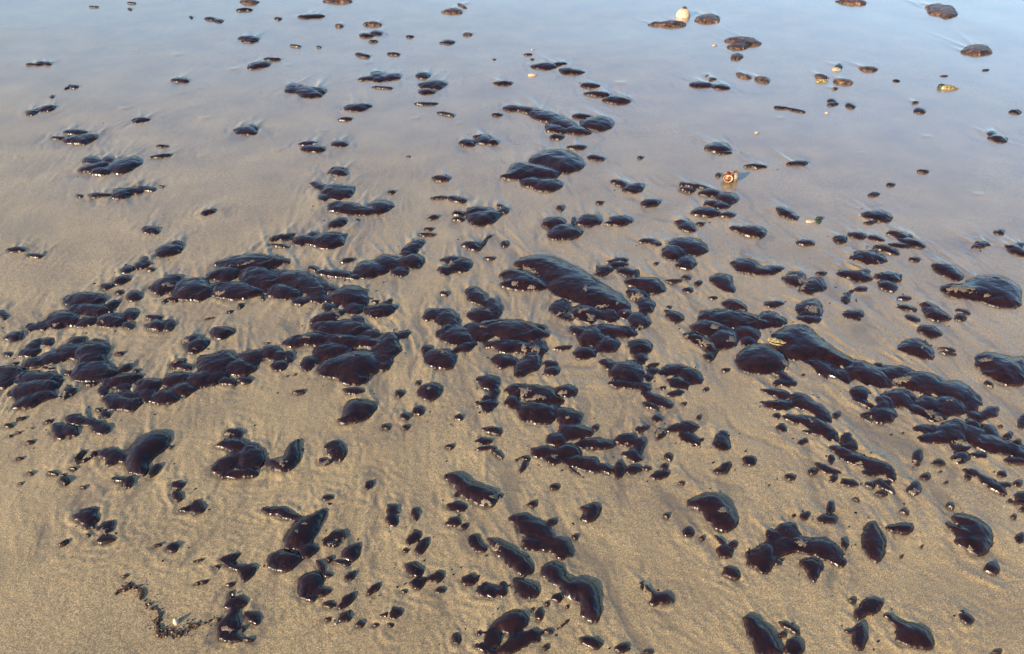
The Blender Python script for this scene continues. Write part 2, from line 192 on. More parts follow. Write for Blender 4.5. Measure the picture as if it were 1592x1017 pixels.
|spearhead glob standing over a rounded one, lower left|P 12.4 -371.9 1088.4 -387.7 1080.8 -399.8 1073.5 -414.6 1062.3 -422.8 1052.2 -428.9 1037.6 -431.8 1026.4 -433.2 1012.2 -430.8 1002.2 -423.5 990.7 -416.4 986.2 -405.5 986.2 -396.7 988.9 -385.4 995.7 -377.8 1004.8 -370.0 1021.2 -366.9 1035.2 -366.9 1054.6 -366.7 1068.6 -365.9 1084.9; E 7.0 -453.86 1077.92 41.59 16.27 164.54; E 7.8 -378.32 986.08 20.29 18.78 -174.5
|frog-like glob above the big S-shaped one|E 10.3 35.52 1042.12 42.44 29.04 140.52; E 7.6 63.48 1016.99 21.93 18.57 114.86; E 7.0 45.27 999.11 29.35 16.63 169.1; E 7.4 89.06 994.76 25.91 18.24 120.84; E 5.7 93.32 975.11 15.46 12.72 5.13
|large smooth glob cut by the right edge at mid height|P 16.2 1138.8 1578.7 1149.8 1591.7 1161.4 1598.7 1179.6 1603.7 1193.0 1602.4 1208.7 1594.2 1218.2 1588.4 1226.8 1581.9 1237.8 1580.6 1257.6 1583.9 1267.7 1582.6 1273.8 1576.1 1264.8 1552.3 1237.0 1499.7 1222.2 1478.6 1211.6 1475.6 1199.4 1472.1 1179.2 1466.2 1164.7 1468.5 1148.1 1480.4 1137.8 1490.9 1128.0 1506.0 1126.6 1515.6 1133.0 1524.8 1132.7 1532.1 1125.6 1541.5 1125.3 1551.4 1131.9 1567.3
|big claw-shaped glob on the lower right|P 12.6 837.0 1060.7 841.2 1050.9 846.2 1046.4 854.9 1044.7 856.2 1046.9 851.0 1054.2 851.0 1060.7 856.0 1069.8 862.9 1073.5 875.3 1073.5 886.1 1070.0 901.1 1061.4 908.9 1051.3 913.9 1034.4 911.4 1019.4 900.2 998.5 889.0 985.9 871.7 974.6 861.5 972.0 852.8 976.5 845.1 984.5 834.1 1000.5 832.1 1010.5 838.2 1019.9 838.6 1027.3 833.5 1036.9 832.4 1045.9 834.5 1059.3
|panther-like crouching glob with two round eyes|E 13.8 277.29 1520.23 47.92 47.18 154.52; E 8.0 264.19 1473.53 36.84 19.64 172.95; E 7.6 310.7 1457.09 27.91 18.81 90.81; E 6.2 231.79 1548.36 27.74 14.32 134.4; E 7.7 333.25 1415.19 39.7 19.01 137.29
|big heart-shaped glob in the lower right half|P 13.6 349.4 1110.1 356.1 1116.6 365.4 1122.2 382.6 1130.1 394.6 1131.7 407.5 1127.7 416.9 1121.0 427.8 1108.0 432.9 1096.9 435.3 1081.7 436.0 1068.9 435.5 1051.7 430.8 1041.2 419.6 1031.6 410.3 1028.3 397.4 1029.5 387.8 1036.1 375.9 1051.8 369.9 1062.9 366.6 1075.3 361.5 1082.2 351.8 1087.3 347.8 1093.2 347.1 1103.5
|domed glob at the right end of the long pile|E 14.8 -446.75 1855.45 61.38 53.8 136.8; E 8.7 -489.34 1797.9 26.96 22.27 123.86; E 10.4 -488.19 1754.88 48.32 28.58 -148.82; E 10.4 -426.78 1798.06 38.97 28.75 109.42
|wriggling row of lobes under the cigar-shaped glob|E 8.2 61.73 1247.74 24.79 20.7 3.2; E 7.0 85.52 1224.5 18.43 16.65 7.84; E 9.6 111.13 1245.78 37.18 26.12 2.64; E 8.0 134.11 1218.76 27.37 20.25 173.44; E 9.0 163.04 1207.4 24.36 23.86 145.02; E 6.3 192.19 1196.19 18.16 14.55 152.15
|black tar, billowing cloud-like row of lobes left of centre|E 14.6 -410.02 2001.23 51.65 52.05 125.58; E 13.4 -367.92 2038.09 49.82 44.01 120.99; E 13.2 -297.77 2047.29 43.42 42.75 88.01; E 9.5 -324.22 1987.62 25.94 24.99 -130.75
|slug-shaped glob in the lower middle|P 12.0 -139.7 1180.9 -131.8 1186.8 -123.2 1188.6 -108.9 1187.1 -99.2 1180.7 -88.8 1165.9 -77.1 1157.2 -57.6 1150.0 -44.9 1144.9 -32.1 1139.1 -26.5 1131.3 -25.3 1117.2 -27.6 1106.8 -34.7 1094.5 -42.3 1089.7 -54.7 1089.7 -65.5 1093.9 -80.4 1104.9 -89.7 1110.9 -98.3 1115.1 -104.9 1116.2 -113.2 1114.8 -117.0 1115.9 -118.3 1120.1 -117.0 1125.1 -112.2 1133.5 -114.7 1142.0 -126.2 1154.9 -133.4 1164.1 -140.1 1174.4
|black tar, craggy dark lobes under the whale-backed mass|E 10.5 126.66 1798.15 42.72 29.13 80.66; E 13.7 201.22 1772.96 48.85 45.29 165.05; E 7.1 145.1 1754.87 20.83 16.79 126.52; E 11.6 255.71 1767.04 40.35 34.39 93.17
|lizard-like ridge of tar on the right|E 7.5 701.34 1247.64 27.63 18.27 147.35; E 8.3 721.12 1226.27 33.47 21.02 159.75; E 9.7 755.33 1205.37 32.52 26.29 149.06; E 6.1 780.04 1185.02 23.22 14.1 83.41; E 5.4 738.96 1184.9 17.54 11.95 20.41
|tapering glob running off the bottom edge, lower right|P 10.7 395.3 842.7 403.0 848.5 410.0 847.7 419.9 840.0 426.5 832.4 433.6 821.1 437.6 811.5 440.7 798.6 443.1 788.6 446.2 776.0 436.9 769.8 410.2 766.2 399.9 770.4 400.2 784.7 398.3 795.3 393.2 808.2 391.4 819.2 392.0 834.4
|black tar, ragged triangular clump between the snail shell and the centre mass|E 14.7 535.37 2139.28 61.94 51.67 137.49; E 13.0 487.12 2099.94 49.54 41.32 59.72; E 10.9 510.06 2038.28 40.89 30.68 67.6
|big wing-shaped glob at the bottom right|P 10.1 638.8 848.1 645.4 850.1 651.2 847.0 659.2 837.4 667.9 832.9 682.2 831.0 691.5 826.5 700.8 817.1 704.6 808.3 704.8 795.4 702.5 788.7 696.5 784.2 686.7 782.7 667.6 783.6 655.2 786.1 642.7 791.5 638.8 798.0 641.5 809.0 644.1 814.9 648.0 818.6 648.4 823.0 645.6 830.6 642.6 836.6 638.0 844.3
|black tar, hook-shaped mass at the centre|E 10.7 -97.88 1855.81 54.03 29.87 117.74; E 9.8 -50.61 1798.29 46.73 25.98 99.97; E 12.4 -80.84 1763.72 40.76 37.26 -6.41
|black tar, reclining five-lobed mass on the upper left|E 10.6 -1551.44 2781.99 45.49 29.41 136.47; E 10.3 -1484.62 2784.83 41.85 28.01 139.26; E 13.0 -1512.44 2720.76 56.06 41.54 -143.24; E 15.7 -1413.63 2738.49 75.24 62.25 91.47; E 12.0 -1473.63 2683.81 43.11 35.11 155.03
|long slipper-like glob in the lower middle|P 10.6 -47.7 1016.9 -39.3 1016.9 -28.9 1012.0 -11.0 999.5 2.2 990.8 17.8 981.1 27.6 971.6 37.0 957.3 40.2 948.1 39.0 938.8 34.4 933.2 23.9 928.2 14.6 929.5 1.4 938.0 -9.2 947.3 -22.8 962.6 -30.6 973.4 -36.6 985.5 -41.6 996.1 -48.3 1011.0
|black tar, wavy dark mass like a swimming otter, upper centre|E 15.2 144.78 3230.29 98.76 56.3 136.91; E 14.4 201.44 3157.37 86.92 50.21 125.87; E 14.1 258.76 3076.73 54.11 46.66 151.36; E 13.0 172.39 3094.69 56.82 41.06 132.21
|tangled clump at the right end of the tar scrawl|E 6.1 -482.24 871.97 21.91 13.77 -166.07; E 5.3 -479.29 850.85 17.91 11.52 116.88; E 7.4 -479.92 826.79 23.38 17.93 133.64; E 4.6 -470.26 803.41 19.5 9.53 -4.86
|twin-humped glob like a sitting camel left of centre|E 14.1 -540.27 2387.63 77.24 47.2 159.08; E 13.4 -435.5 2399.73 54.65 43.88 91.75; E 11.9 -473.88 2369.86 40.88 33.58 -16.71
|leaping dog-shaped glob right of the panther-like one|E 9.4 382.69 1527.73 36.03 24.44 -160.7; E 10.4 423.21 1510.42 40.24 29.02 122.34; E 9.6 393.04 1478.33 29.43 25.24 171.66; E 4.6 412.27 1466.49 11.05 9.5 45.14
|bird-in-flight shaped glob below the branched mass|E 10.5 -17.61 1564.09 38.6 28.1 153.72; E 11.4 39.19 1551.48 54.46 32.51 -114.78
|upright shield-shaped glob on the right|P 10.9 669.1 1036.3 677.6 1047.1 684.4 1052.4 692.8 1054.8 698.3 1051.5 703.6 1040.6 705.5 1028.8 704.8 1010.0 701.4 997.2 693.4 983.5 685.3 972.5 672.7 958.1 665.7 954.6 660.6 960.1 657.2 970.1 653.6 990.4 655.1 1005.8 662.7 1024.6
|round-backed glob with small toes, lower left|P 10.0 -384.8 909.5 -385.0 922.1 -380.8 930.0 -370.0 937.5 -361.4 940.1 -350.5 939.0 -344.2 935.2 -339.0 926.6 -338.1 918.3 -340.9 905.8 -344.8 897.6 -351.8 889.5 -357.7 885.1 -365.7 882.0 -371.4 882.8 -378.0 887.9 -381.5 893.1 -383.9 901.3; E 4.8 -356.87 882.57 13.26 10.04 173.72; E 5.0 -336.27 895.32 13.69 10.44 -176.2
|black tar, hump with a ragged tail above the long pile|E 11.8 -638.63 2174.16 39.37 33.37 -179.86; E 8.5 -617.6 2205.67 27.49 21.23 118.91; E 15.4 -563.57 2171.34 59.09 56.48 172.46
|helmet-shaped glob under the great heap|P 13.1 -389.5 1351.5 -384.3 1358.7 -383.1 1370.2 -385.3 1392.4 -384.3 1405.3 -379.4 1415.4 -372.4 1420.4 -359.4 1423.0 -349.4 1421.5 -336.7 1415.1 -326.7 1411.1 -313.7 1407.3 -307.9 1400.9 -306.2 1388.3 -308.7 1376.7 -316.9 1359.6 -327.7 1348.7 -347.0 1337.9 -360.3 1334.7 -375.1 1337.0 -383.3 1340.3 -389.2 1346.3
|duck-shaped glob with upturned tail|P 11.1 -519.2 1217.6 -515.5 1224.0 -510.0 1227.4 -499.8 1229.5 -492.9 1230.8 -485.6 1231.9 -483.0 1237.8 -484.0 1252.0 -483.3 1261.9 -480.4 1273.1 -475.0 1280.4 -464.1 1287.9 -459.8 1286.1 -459.5 1274.2 -456.5 1263.4 -449.3 1247.9 -446.0 1236.8 -444.8 1223.9 -446.2 1213.9 -450.9 1201.3 -456.9 1193.6 -467.3 1186.8 -476.9 1185.2 -491.0 1187.9 -500.1 1191.4 -509.2 1197.6 -514.5 1203.4 -518.9 1211.8
|rounded foot under the spearhead glob|E 10.7 -418.85 964.01 33.1 26.67 176.91
|seahorse-like glob at the centre|E 10.1 -55.23 1480.85 32.47 27.81 134.28; E 6.3 -40.78 1443.03 28.56 14.52 91.35; E 5.7 -58.35 1424.13 14.91 12.31 -2.65; E 7.3 -57.76 1401.28 24.59 17.23 -1.28; E 6.1 -54.43 1385.62 13.78 13.86 -29.76
|black tar, dome with a crust of sand above the smooth slope|E 12.7 798.95 1793.72 54.39 39.15 60.35; E 9.4 782.76 1746.16 33.86 23.22 -173.47
|long jagged-bottomed glob right of centre|E 13.2 680.43 2018.0 44.28 42.08 124.16; E 10.6 715.42 1992.34 39.97 27.99 -176.24; E 9.3 754.67 1999.79 33.47 23.28 -153.84
|large three-lobed black tar glob below right of the big lumpy pile|E 6.2 -953.39 1449.91 21.76 13.74 141.02; E 10.7 -929.49 1488.09 45.22 29.45 -163.86; E 7.1 -910.75 1464.09 23.69 16.55 -37.96
|black tar, pair of domes crusted with sand|E 12.1 804.11 1948.04 44.53 35.82 63.21; E 11.6 842.74 1909.44 52.41 33.16 -129.48
|shark-fin glob on the right|P 13.7 959.4 1616.5 973.3 1636.5 986.8 1648.5 1007.1 1658.7 1020.4 1660.1 1033.8 1653.2 1041.8 1643.9 1048.7 1627.0 1049.9 1611.4 1046.3 1588.5 1040.8 1575.8 1030.4 1566.2 1020.5 1565.0 1005.6 1571.4 994.2 1577.0 979.8 1585.1 969.7 1592.7 958.4 1604.1
|coiled glob with a bright glint, centre|E 12.6 -108.98 2369.79 47.77 36.37 -2.39; E 14.7 -91.79 2324.65 60.48 51.12 -132.05
|black tar, rough-topped clump with a sandy face, just left of centre|E 10.6 -172.01 2051.78 38.59 28.04 -3.46; E 12.3 -153.59 2019.64 44.06 37.48 68.44; E 9.8 -192.08 1996.77 28.65 25.85 107.09
|comma-shaped curl at the right of the cigar-shaped glob|E 8.5 246.92 1285.68 25.56 21.2 -150.93; E 6.7 270.94 1265.73 24.32 15.31 78.27; E 8.5 256.44 1238.01 21.0 21.1 79.46
|boot-shaped glob left of centre|E 15.4 -594.84 2515.53 66.3 57.09 133.4; E 9.1 -666.71 2558.36 44.95 22.9 136.68; E 7.8 -635.71 2469.78 26.51 18.76 111.93
|smooth hood-shaped glob right of the whale-backed mass|P 14.3 317.2 1941.1 327.0 1954.6 340.5 1959.2 365.1 1957.2 382.7 1955.7 403.1 1953.8 415.0 1941.6 424.9 1913.1 427.4 1896.2 424.1 1881.4 416.4 1872.8 400.3 1865.5 389.3 1862.6 377.3 1862.6 366.0 1871.2 348.8 1893.3 336.8 1905.0 323.5 1912.5 317.2 1919.9 314.5 1931.3
|bent bone-like glob above the tar scrawl|E 6.1 -523.27 966.13 17.59 13.43 -156.88; E 5.4 -504.82 946.51 23.21 11.55 156.77; E 6.4 -480.96 934.94 19.03 14.39 -89.84
|middling two-lobed black tar glob right of the broad stepped pile, second from it|E 11.7 -1057.19 1739.69 42.9 33.57 149.75; E 9.4 -1015.1 1767.11 32.41 24.05 117.41
|shoe-shaped glob below the dog-shaped one|E 8.2 375.21 1322.87 35.15 20.05 -166.64; E 7.3 383.49 1289.91 28.61 17.28 127.46; E 3.9 409.36 1285.74 8.95 7.51 28.69
|spread-fingered clump above the hood-shaped glob|E 7.5 311.17 2051.48 32.91 17.33 -166.21; E 8.5 308.76 2028.94 29.55 20.77 5.67; E 9.8 264.1 1996.36 35.41 26.65 -126.47; E 9.3 328.67 1988.85 28.87 23.81 158.34; E 4.9 357.13 1978.89 20.61 10.56 80.31
|torn-edged glob left of the big S-shaped one|P 9.2 3.2 926.9 12.7 926.9 22.3 923.3 37.3 914.3 45.2 906.8 50.5 896.8 49.6 890.0 42.0 882.3 34.7 878.3 23.6 875.8 15.7 879.1 6.5 890.4 2.1 901.9 0.3 919.8
|ridged glob with a wet streak fanning up behind, upper left of centre|E 12.6 -992.13 3584.83 67.14 39.11 99.32; E 15.4 -912.89 3536.53 96.45 57.64 131.68; E 12.7 -873.93 3557.16 57.58 37.89 144.28
|black tar, caterpillar-like row of three lobes on the left|E 7.7 -969.79 1350.59 28.34 18.41 -22.85; E 6.7 -931.65 1339.02 22.57 15.07 -25.35; E 7.0 -905.92 1320.87 25.67 16.24 145.89
|black tar, sand-crusted strip at the broad layered mass's left foot|E 9.8 469.16 1655.96 39.5 25.53 136.67; E 8.8 493.22 1628.4 35.69 21.94 115.65
|black tar, lance-shaped ridge near the right edge|E 5.7 951.28 1180.96 24.41 12.58 136.23; E 7.1 976.66 1149.15 29.63 16.62 124.24; E 4.6 996.84 1149.03 14.46 9.21 177.52
|middling three-lobed black tar glob below right of the plump almond-shaped glob|E 7.4 -1175.35 1644.81 24.35 17.52 125.51; E 8.4 -1200.63 1622.97 34.39 20.98 -87.19; E 8.5 -1200.02 1598.24 27.22 20.68 -179.82
|bird-beaked tar glob far up on the left|E 7.5 -1772.48 2997.89 34.5 15.64 -7.9; E 13.1 -1694.88 2979.7 62.27 41.08 -33.8; E 10.5 -1732.26 3056.2 52.87 26.57 -9.73; E 12.5 -1663.26 3000.97 47.93 38.01 139.39
|long low chain of tar on the left under the five-lobed mass|E 8.9 -1399.68 2487.56 36.61 20.94 176.95; E 11.8 -1331.65 2503.08 47.0 35.12 121.79; E 11.0 -1301.41 2523.94 36.44 29.57 163.22; E 8.3 -1259.55 2538.39 37.1 19.46 162.48
|black tar, bumpy cluster under the slanting ovals|E 13.3 1055.42 2070.73 50.42 42.58 179.29; E 6.0 1073.86 2101.86 20.0 12.72 16.21; E 5.8 1010.61 2066.34 18.27 12.33 19.67; E 4.4 1044.22 2036.37 16.26 8.53 8.47; E 4.0 1071.22 2036.43 13.16 7.48 11.23
R|middling two-lobed black tar glob right of the domed glob|E 12.7 -352.12 1785.23 43.56 37.85 -175.11; E 6.4 -336.12 1823.49 23.69 14.19 -112.48
R|middling three-lobed black tar glob left of the torn-edged glob|E 7.6 -40.33 894.89 23.4 18.28 170.21; E 4.4 -15.51 904.84 13.7 8.97 90.85; E 3.5 -52.36 908.77 7.23 6.61 -6.14
|middling two-lobed black tar glob above the panther-like crouching glob|E 11.9 318.53 1622.55 34.19 34.51 141.56; E 7.4 317.08 1574.73 23.53 17.22 74.67
|black tar, cloaked lump with a crumbly left side|E 12.0 593.21 1936.37 47.41 35.31 90.43; E 9.1 601.42 1898.48 25.69 23.05 116.68
|black tar, swarm of slanting ovals on the right|E 10.1 1199.08 2210.65 33.0 27.14 135.02; E 6.1 1225.44 2195.31 19.28 13.17 32.68; E 10.8 1217.56 2157.25 39.48 30.32 139.14; E 8.4 1171.75 2140.98 32.02 19.81 178.81
|black tar, flint-like front dome touching another right of centre|E 14.6 162.11 2226.35 56.15 49.94 -147.08; E 4.0 196.83 2297.87 30.57 7.96 86.16
|smooth half-dome glob at the otter-like mass's right end|E 17.3 346.31 3156.81 80.39 70.96 64.69
|round helmet-topped glob at the centre bottom half|P 11.7 -222.4 1457.3 -215.1 1470.6 -207.1 1477.9 -193.9 1483.3 -183.7 1482.2 -171.1 1474.2 -164.5 1466.3 -160.2 1454.4 -160.8 1444.2 -166.5 1429.9 -172.4 1421.2 -181.8 1413.0 -188.7 1410.5 -197.2 1412.3 -204.1 1416.5 -213.3 1425.4 -218.7 1434.0 -223.3 1447.0
|walnut-like two-lobed glob on the left|E 7.1 -995.44 1312.62 31.46 16.32 124.68; E 7.6 -969.91 1312.53 27.82 17.96 136.81
|black tar, perched bean beneath the serpent-like mass|E 9.9 809.19 1440.64 30.33 25.92 43.07; E 6.8 806.37 1405.3 25.26 15.46 143.55
|black tar, cross-shaped clump on the lower right|E 6.5 621.47 864.9 20.57 14.89 32.26; E 4.8 596.74 850.88 14.51 10.06 49.86; E 3.4 633.43 868.45 9.34 6.5 23.51
|three-pointed glob under the stag-like mass|P 8.5 532.3 966.3 549.0 971.8 558.9 968.8 567.4 955.5 567.2 946.1 558.4 935.3 552.2 926.7 545.3 915.7 541.1 913.3 537.2 917.9 534.7 923.0 531.9 931.5 529.8 941.2 526.9 957.6
|cigar-shaped glob below the toad-like mass|E 8.9 176.49 1271.52 40.16 19.86 176.57
|beetle-shaped glob right of centre|E 12.1 980.17 1965.31 50.13 34.69 162.85; E 7.6 1009.64 1983.26 24.44 17.11 24.73
R|middling two-lobed black tar glob right of the beetle-shaped glob|E 10.8 1071.52 1956.4 40.63 28.59 -175.92; E 10.3 1051.04 1909.26 33.08 27.75 91.64
|double glob above the pale-crowned one|E 9.3 -812.31 1655.65 24.52 23.02 -173.81; E 10.7 -793.53 1628.13 31.55 29.27 89.89
|upright bottle-like glob with a stub arm, bottom right|P 7.2 579.7 825.7 587.6 831.3 592.8 832.1 598.1 828.3 598.9 821.6 595.9 808.5 591.6 798.4 583.7 785.7 578.0 780.4 571.2 779.5 567.7 782.4 565.7 790.5 567.4 800.1 574.0 816.8; E 2.8 566.61 815.73 9.62 4.99 6.98
|arrowhead glob on the right|P 12.5 1104.4 1823.0 1114.5 1828.8 1123.6 1827.3 1136.7 1817.6 1146.1 1800.2 1156.6 1766.4 1159.0 1749.7 1154.8 1740.6 1144.5 1736.0 1122.5 1733.4 1108.5 1737.0 1094.7 1748.7 1091.2 1762.0 1096.5 1784.4 1099.0 1799.3 1100.1 1814.6
|knuckle-shaped glob with a sandy toe|E 8.7 -375.94 1253.81 32.01 21.56 119.31; E 5.5 -390.38 1220.7 17.52 11.39 -7.44
|tapered seal-like glob above the turtle-like one|P 13.5 1227.2 2034.8 1247.5 2037.5 1262.4 2035.4 1279.7 2027.3 1288.2 2011.9 1292.4 1981.1 1291.7 1964.2 1285.7 1951.4 1276.4 1943.1 1259.0 1934.7 1247.2 1938.0 1234.6 1954.9 1227.2 1968.3 1221.1 1985.7 1218.8 2001.5 1219.1 2024.6
|tooth-shaped glob with two pointed roots|E 8.8 -826.23 1070.37 27.92 21.84 149.99; E 3.4 -811.49 1044.07 9.01 6.24 -168.09
|fish-shaped glob left of the long pile|E 13.0 -1033.96 2109.37 42.02 39.5 -150.41; E 9.3 -1023.98 2144.36 29.22 23.86 104.01
|mitten-shaped glob with a ragged top|E 9.9 -927.28 1718.95 31.4 26.18 134.88; E 6.7 -893.57 1719.34 27.81 15.37 112.72; E 6.3 -945.4 1754.75 23.74 13.66 -10.79
|maple-leaf-shaped glob in the lower middle|P 8.7 134.7 1095.4 144.2 1098.2 150.6 1101.9 157.4 1108.8 163.7 1107.7 172.9 1098.1 175.9 1090.6 174.4 1081.2 170.6 1073.3 162.5 1062.7 155.3 1057.0 144.8 1053.0 137.7 1054.1 130.0 1060.6 129.5 1065.3 136.0 1070.6 136.9 1077.4 132.6 1089.5
|glittering crusted clump beside the tooth-shaped glob|E 7.9 -778.91 1038.43 19.91 18.76 176.21; E 5.3 -765.49 1010.08 18.46 11.12 -174.98
|middling round black tar glob right of the tapering glob, second from it|E 7.2 465.86 785.49 21.3 15.24 52.67
|middling two-lobed black tar glob below the arrowhead glob|E 8.2 1052.67 1746.37 23.08 19.77 119.54; E 10.9 1074.77 1688.08 31.72 30.16 121.57
|middling two-lobed black tar glob above the billowing cloud-like row of lobes|E 10.9 -302.76 2120.03 55.01 30.43 -108.35; E 8.9 -293.51 2148.98 25.97 20.93 -168.6
|black tar, overlapping pair below the snail shell|E 11.7 675.88 2506.14 40.02 31.92 173.89; E 12.8 722.85 2469.31 44.41 39.55 79.65
|middling two-lobed black tar glob right of the ragged triangular clump|E 9.3 712.56 2247.65 29.08 22.92 145.93; E 13.1 751.88 2231.42 43.9 39.77 166.16
|wedge-shaped glob with a small cap on top|E 8.8 450.19 1273.66 26.99 21.83 88.36; E 6.0 456.79 1298.06 16.73 13.01 81.07
|peaked volcano-like glob upper centre|E 14.4 -624.53 3748.68 75.08 49.86 103.78; E 12.6 -666.45 3723.26 49.62 35.08 -163.46; E 13.3 -563.47 3743.16 56.93 42.45 -121.06
|middling two-lobed black tar glob above the second serpent-like mass, second from it|E 7.3 1072.79 1370.95 31.31 16.89 -146.55; E 7.7 1036.22 1361.19 19.17 18.17 53.82
|middling three-lobed black tar glob below right of the mushroom-capped glob, the nearest|E 4.9 -163.24 917.64 18.38 10.16 -168.5; E 5.8 -137.14 925.19 16.18 12.76 -172.27; E 3.8 -168.43 906.41 8.51 7.32 -13.12
|snail-like glob with a long arm|E 6.2 261.03 879.1 21.04 13.65 -163.5; E 3.3 242.34 899.2 21.51 6.07 132.53
|black tar, crusted lump at the toad-like mass's right shoulder|E 10.9 123.51 1449.7 30.1 26.98 177.21
|black tar, knobbly knot at the top of the lizard-like ridge|E 6.8 725.41 1287.26 23.89 15.47 62.2; E 7.2 725.49 1265.01 22.45 16.55 35.66
|middling two-lobed black tar glob left of the billowing cloud-like row of lobes|E 10.0 -508.11 1974.17 48.35 25.52 169.24; E 7.9 -449.92 1958.27 23.92 18.04 -11.61
|middling three-lobed black tar glob above the wavy dark mass, second from it|E 15.2 157.25 3907.97 63.34 50.89 3.18; E 11.1 225.23 3939.51 45.14 28.15 -156.96; E 14.6 277.88 3831.2 61.65 48.53 152.09
|hooded glob right of the spearhead|P 8.2 -316.9 974.4 -317.0 985.7 -312.6 993.3 -301.0 1001.3 -293.5 1004.1 -286.0 1002.9 -282.7 996.1 -282.1 980.2 -284.2 970.5 -290.0 961.6 -295.9 959.0 -305.3 961.2 -310.7 963.8 -315.1 968.3
|black tar, rough upright nub below centre left|E 6.6 -235.46 1084.66 17.13 14.74 114.22; E 6.5 -232.46 1060.16 18.04 14.66 108.75
|mushroom-capped glob in the lower middle|E 7.8 -178.28 942.47 20.92 16.91 137.16
|middling round black tar glob right of the flint-like front dome, the nearest|E 13.7 245.57 2305.55 46.24 40.79 67.78
|rounded pebble-like glob left of the great heap|P 11.3 -782.5 1698.5 -777.5 1706.5 -770.7 1710.9 -758.5 1714.2 -745.3 1712.3 -724.2 1704.2 -714.8 1697.3 -712.1 1687.8 -714.0 1679.1 -721.5 1666.6 -728.6 1658.7 -739.2 1651.0 -747.8 1651.0 -759.4 1658.7 -768.4 1669.1 -779.9 1687.9
|middling two-lobed black tar glob right of the big two-tiered glossy mass, second from it|E 9.7 380.82 2580.3 40.11 24.96 134.12; E 12.3 419.05 2547.33 46.0 35.84 -138.2
|layered glob standing alone on the right|E 12.9 1180.31 2335.47 46.74 38.29 173.04; E 6.6 1143.06 2291.22 22.03 13.71 15.02
|middling two-lobed black tar glob right of the flint-like front dome, second from it|E 12.1 345.06 2305.21 39.27 34.38 18.13; E 8.7 330.59 2290.92 32.99 20.18 3.51
|middling oval black tar glob below the overlapping pair, second from it|E 13.5 633.95 2364.06 47.27 37.77 -173.93
|bottle-shaped glob touching the shield-shaped one|P 7.6 720.1 1046.3 735.7 1049.9 747.0 1051.4 760.2 1051.4 766.6 1048.5 769.7 1041.3 766.3 1034.9 754.8 1025.9 744.9 1023.6 731.2 1026.7 722.7 1029.3 714.8 1032.8 712.1 1036.6 713.5 1042.5
|kidney-shaped glob left of the long slipper-like one|P 7.5 -83.3 1017.1 -79.0 1023.5 -74.5 1025.4 -67.5 1024.2 -62.6 1019.2 -57.3 1007.9 -52.4 1000.6 -45.3 993.3 -44.8 987.8 -50.5 981.2 -56.6 979.8 -66.4 982.7 -72.8 987.2 -79.0 995.8 -82.2 1002.5 -84.2 1011.2
|two-humped glob casting a short shadow, lower left|E 6.5 -618.92 1093.83 21.27 14.48 123.99; E 4.9 -640.82 1086.96 15.14 10.14 -163.61
R|middling two-lobed black tar glob above left of the hooded glob|E 5.6 -338.7 1019.24 22.06 12.0 -156.04; E 4.8 -338.79 1001.67 14.18 9.76 -8.78
|middling round black tar glob below the big S-shaped glob|E 6.3 130.99 794.84 18.51 12.72 156.78
|middling round black tar glob above left of the flint-like front dome|E 13.3 129.42 2291.02 40.89 38.35 67.84
|middling two-lobed black tar glob below the big heart-shaped glob|E 3.7 391.28 1008.89 12.89 7.09 136.68; E 6.7 395.83 984.19 18.61 15.22 50.97
|black tar, streak-backed hump on the upper left|E 13.8 -1062.78 3073.61 56.36 44.02 -39.29; E 10.1 -1046.2 3109.02 38.0 26.55 120.79
|lone oval glob above the snail shell|E 14.4 787.1 2904.04 52.77 49.48 67.92; E 7.2 799.99 2849.89 26.16 14.45 5.85
|middling oval black tar glob below right of the second serpent-like mass|E 7.3 1060.34 1222.01 29.23 15.24 -177.37
|black tar, tadpole lump under the second serpent-like mass|E 8.5 944.65 1230.48 23.82 18.96 27.04
|black tar, wavy twin strand left of the lizard-like ridge|E 5.7 649.6 1199.29 22.2 12.31 138.48; E 4.4 668.4 1189.01 14.47 8.87 149.21; E 4.4 658.04 1170.86 12.3 9.04 45.05
|middling two-lobed black tar glob right of the bird-in-flight shaped glob|E 7.8 92.85 1553.66 20.15 18.12 7.02; E 8.3 96.34 1523.18 20.22 20.12 41.84
|oval glob stacked on a smaller one, upper centre|E 16.8 -358.42 3634.22 67.04 63.19 -144.24
|middling round black tar glob below left of the slug-shaped glob|E 7.5 -109.68 1092.92 22.05 16.02 161.04
|middling two-lobed black tar glob right of the streak-backed hump|E 12.8 -756.26 2887.96 48.61 37.15 -16.83; E 10.6 -782.11 2938.66 37.29 26.22 -170.5
|black tar, pair of dark ovals cut by the right edge|E 11.0 1516.42 2109.75 37.49 30.46 98.86; E 6.2 1541.6 2144.39 21.59 13.24 27.44
|glob with a pale sandy crown left of the arc-shaped row|E 7.9 -816.23 1556.4 21.42 18.9 101.01; E 7.1 -795.3 1540.96 21.95 15.96 -26.45
|middling two-lobed black tar glob below right of the lance-shaped ridge|E 5.9 1020.26 1122.0 17.62 12.77 -170.18; E 5.2 1012.4 1106.9 17.61 10.85 -170.1
|middling round black tar glob above the second serpent-like mass, the nearest|E 9.1 1019.7 1332.85 23.54 20.78 88.05
|middling two-lobed black tar glob above the ragged triangular clump|E 10.0 552.68 2264.26 37.17 26.26 106.23; E 8.7 546.26 2285.62 29.71 20.79 154.53
|middling round black tar glob right of the round-backed glob|E 6.0 -289.81 877.21 19.94 11.85 -122.94
|middling two-lobed black tar glob left of the wavy dark mass|E 12.7 0.63 3329.64 40.14 34.66 0.02; E 12.6 68.93 3305.21 58.76 36.81 149.04
|middling three-lobed black tar glob above left of the big two-tiered glossy mass|E 11.9 -107.58 2976.73 43.85 35.12 94.19; E 10.3 -75.75 2956.49 27.01 26.02 -8.1; E 8.8 -118.17 3014.15 30.82 19.49 -1.2
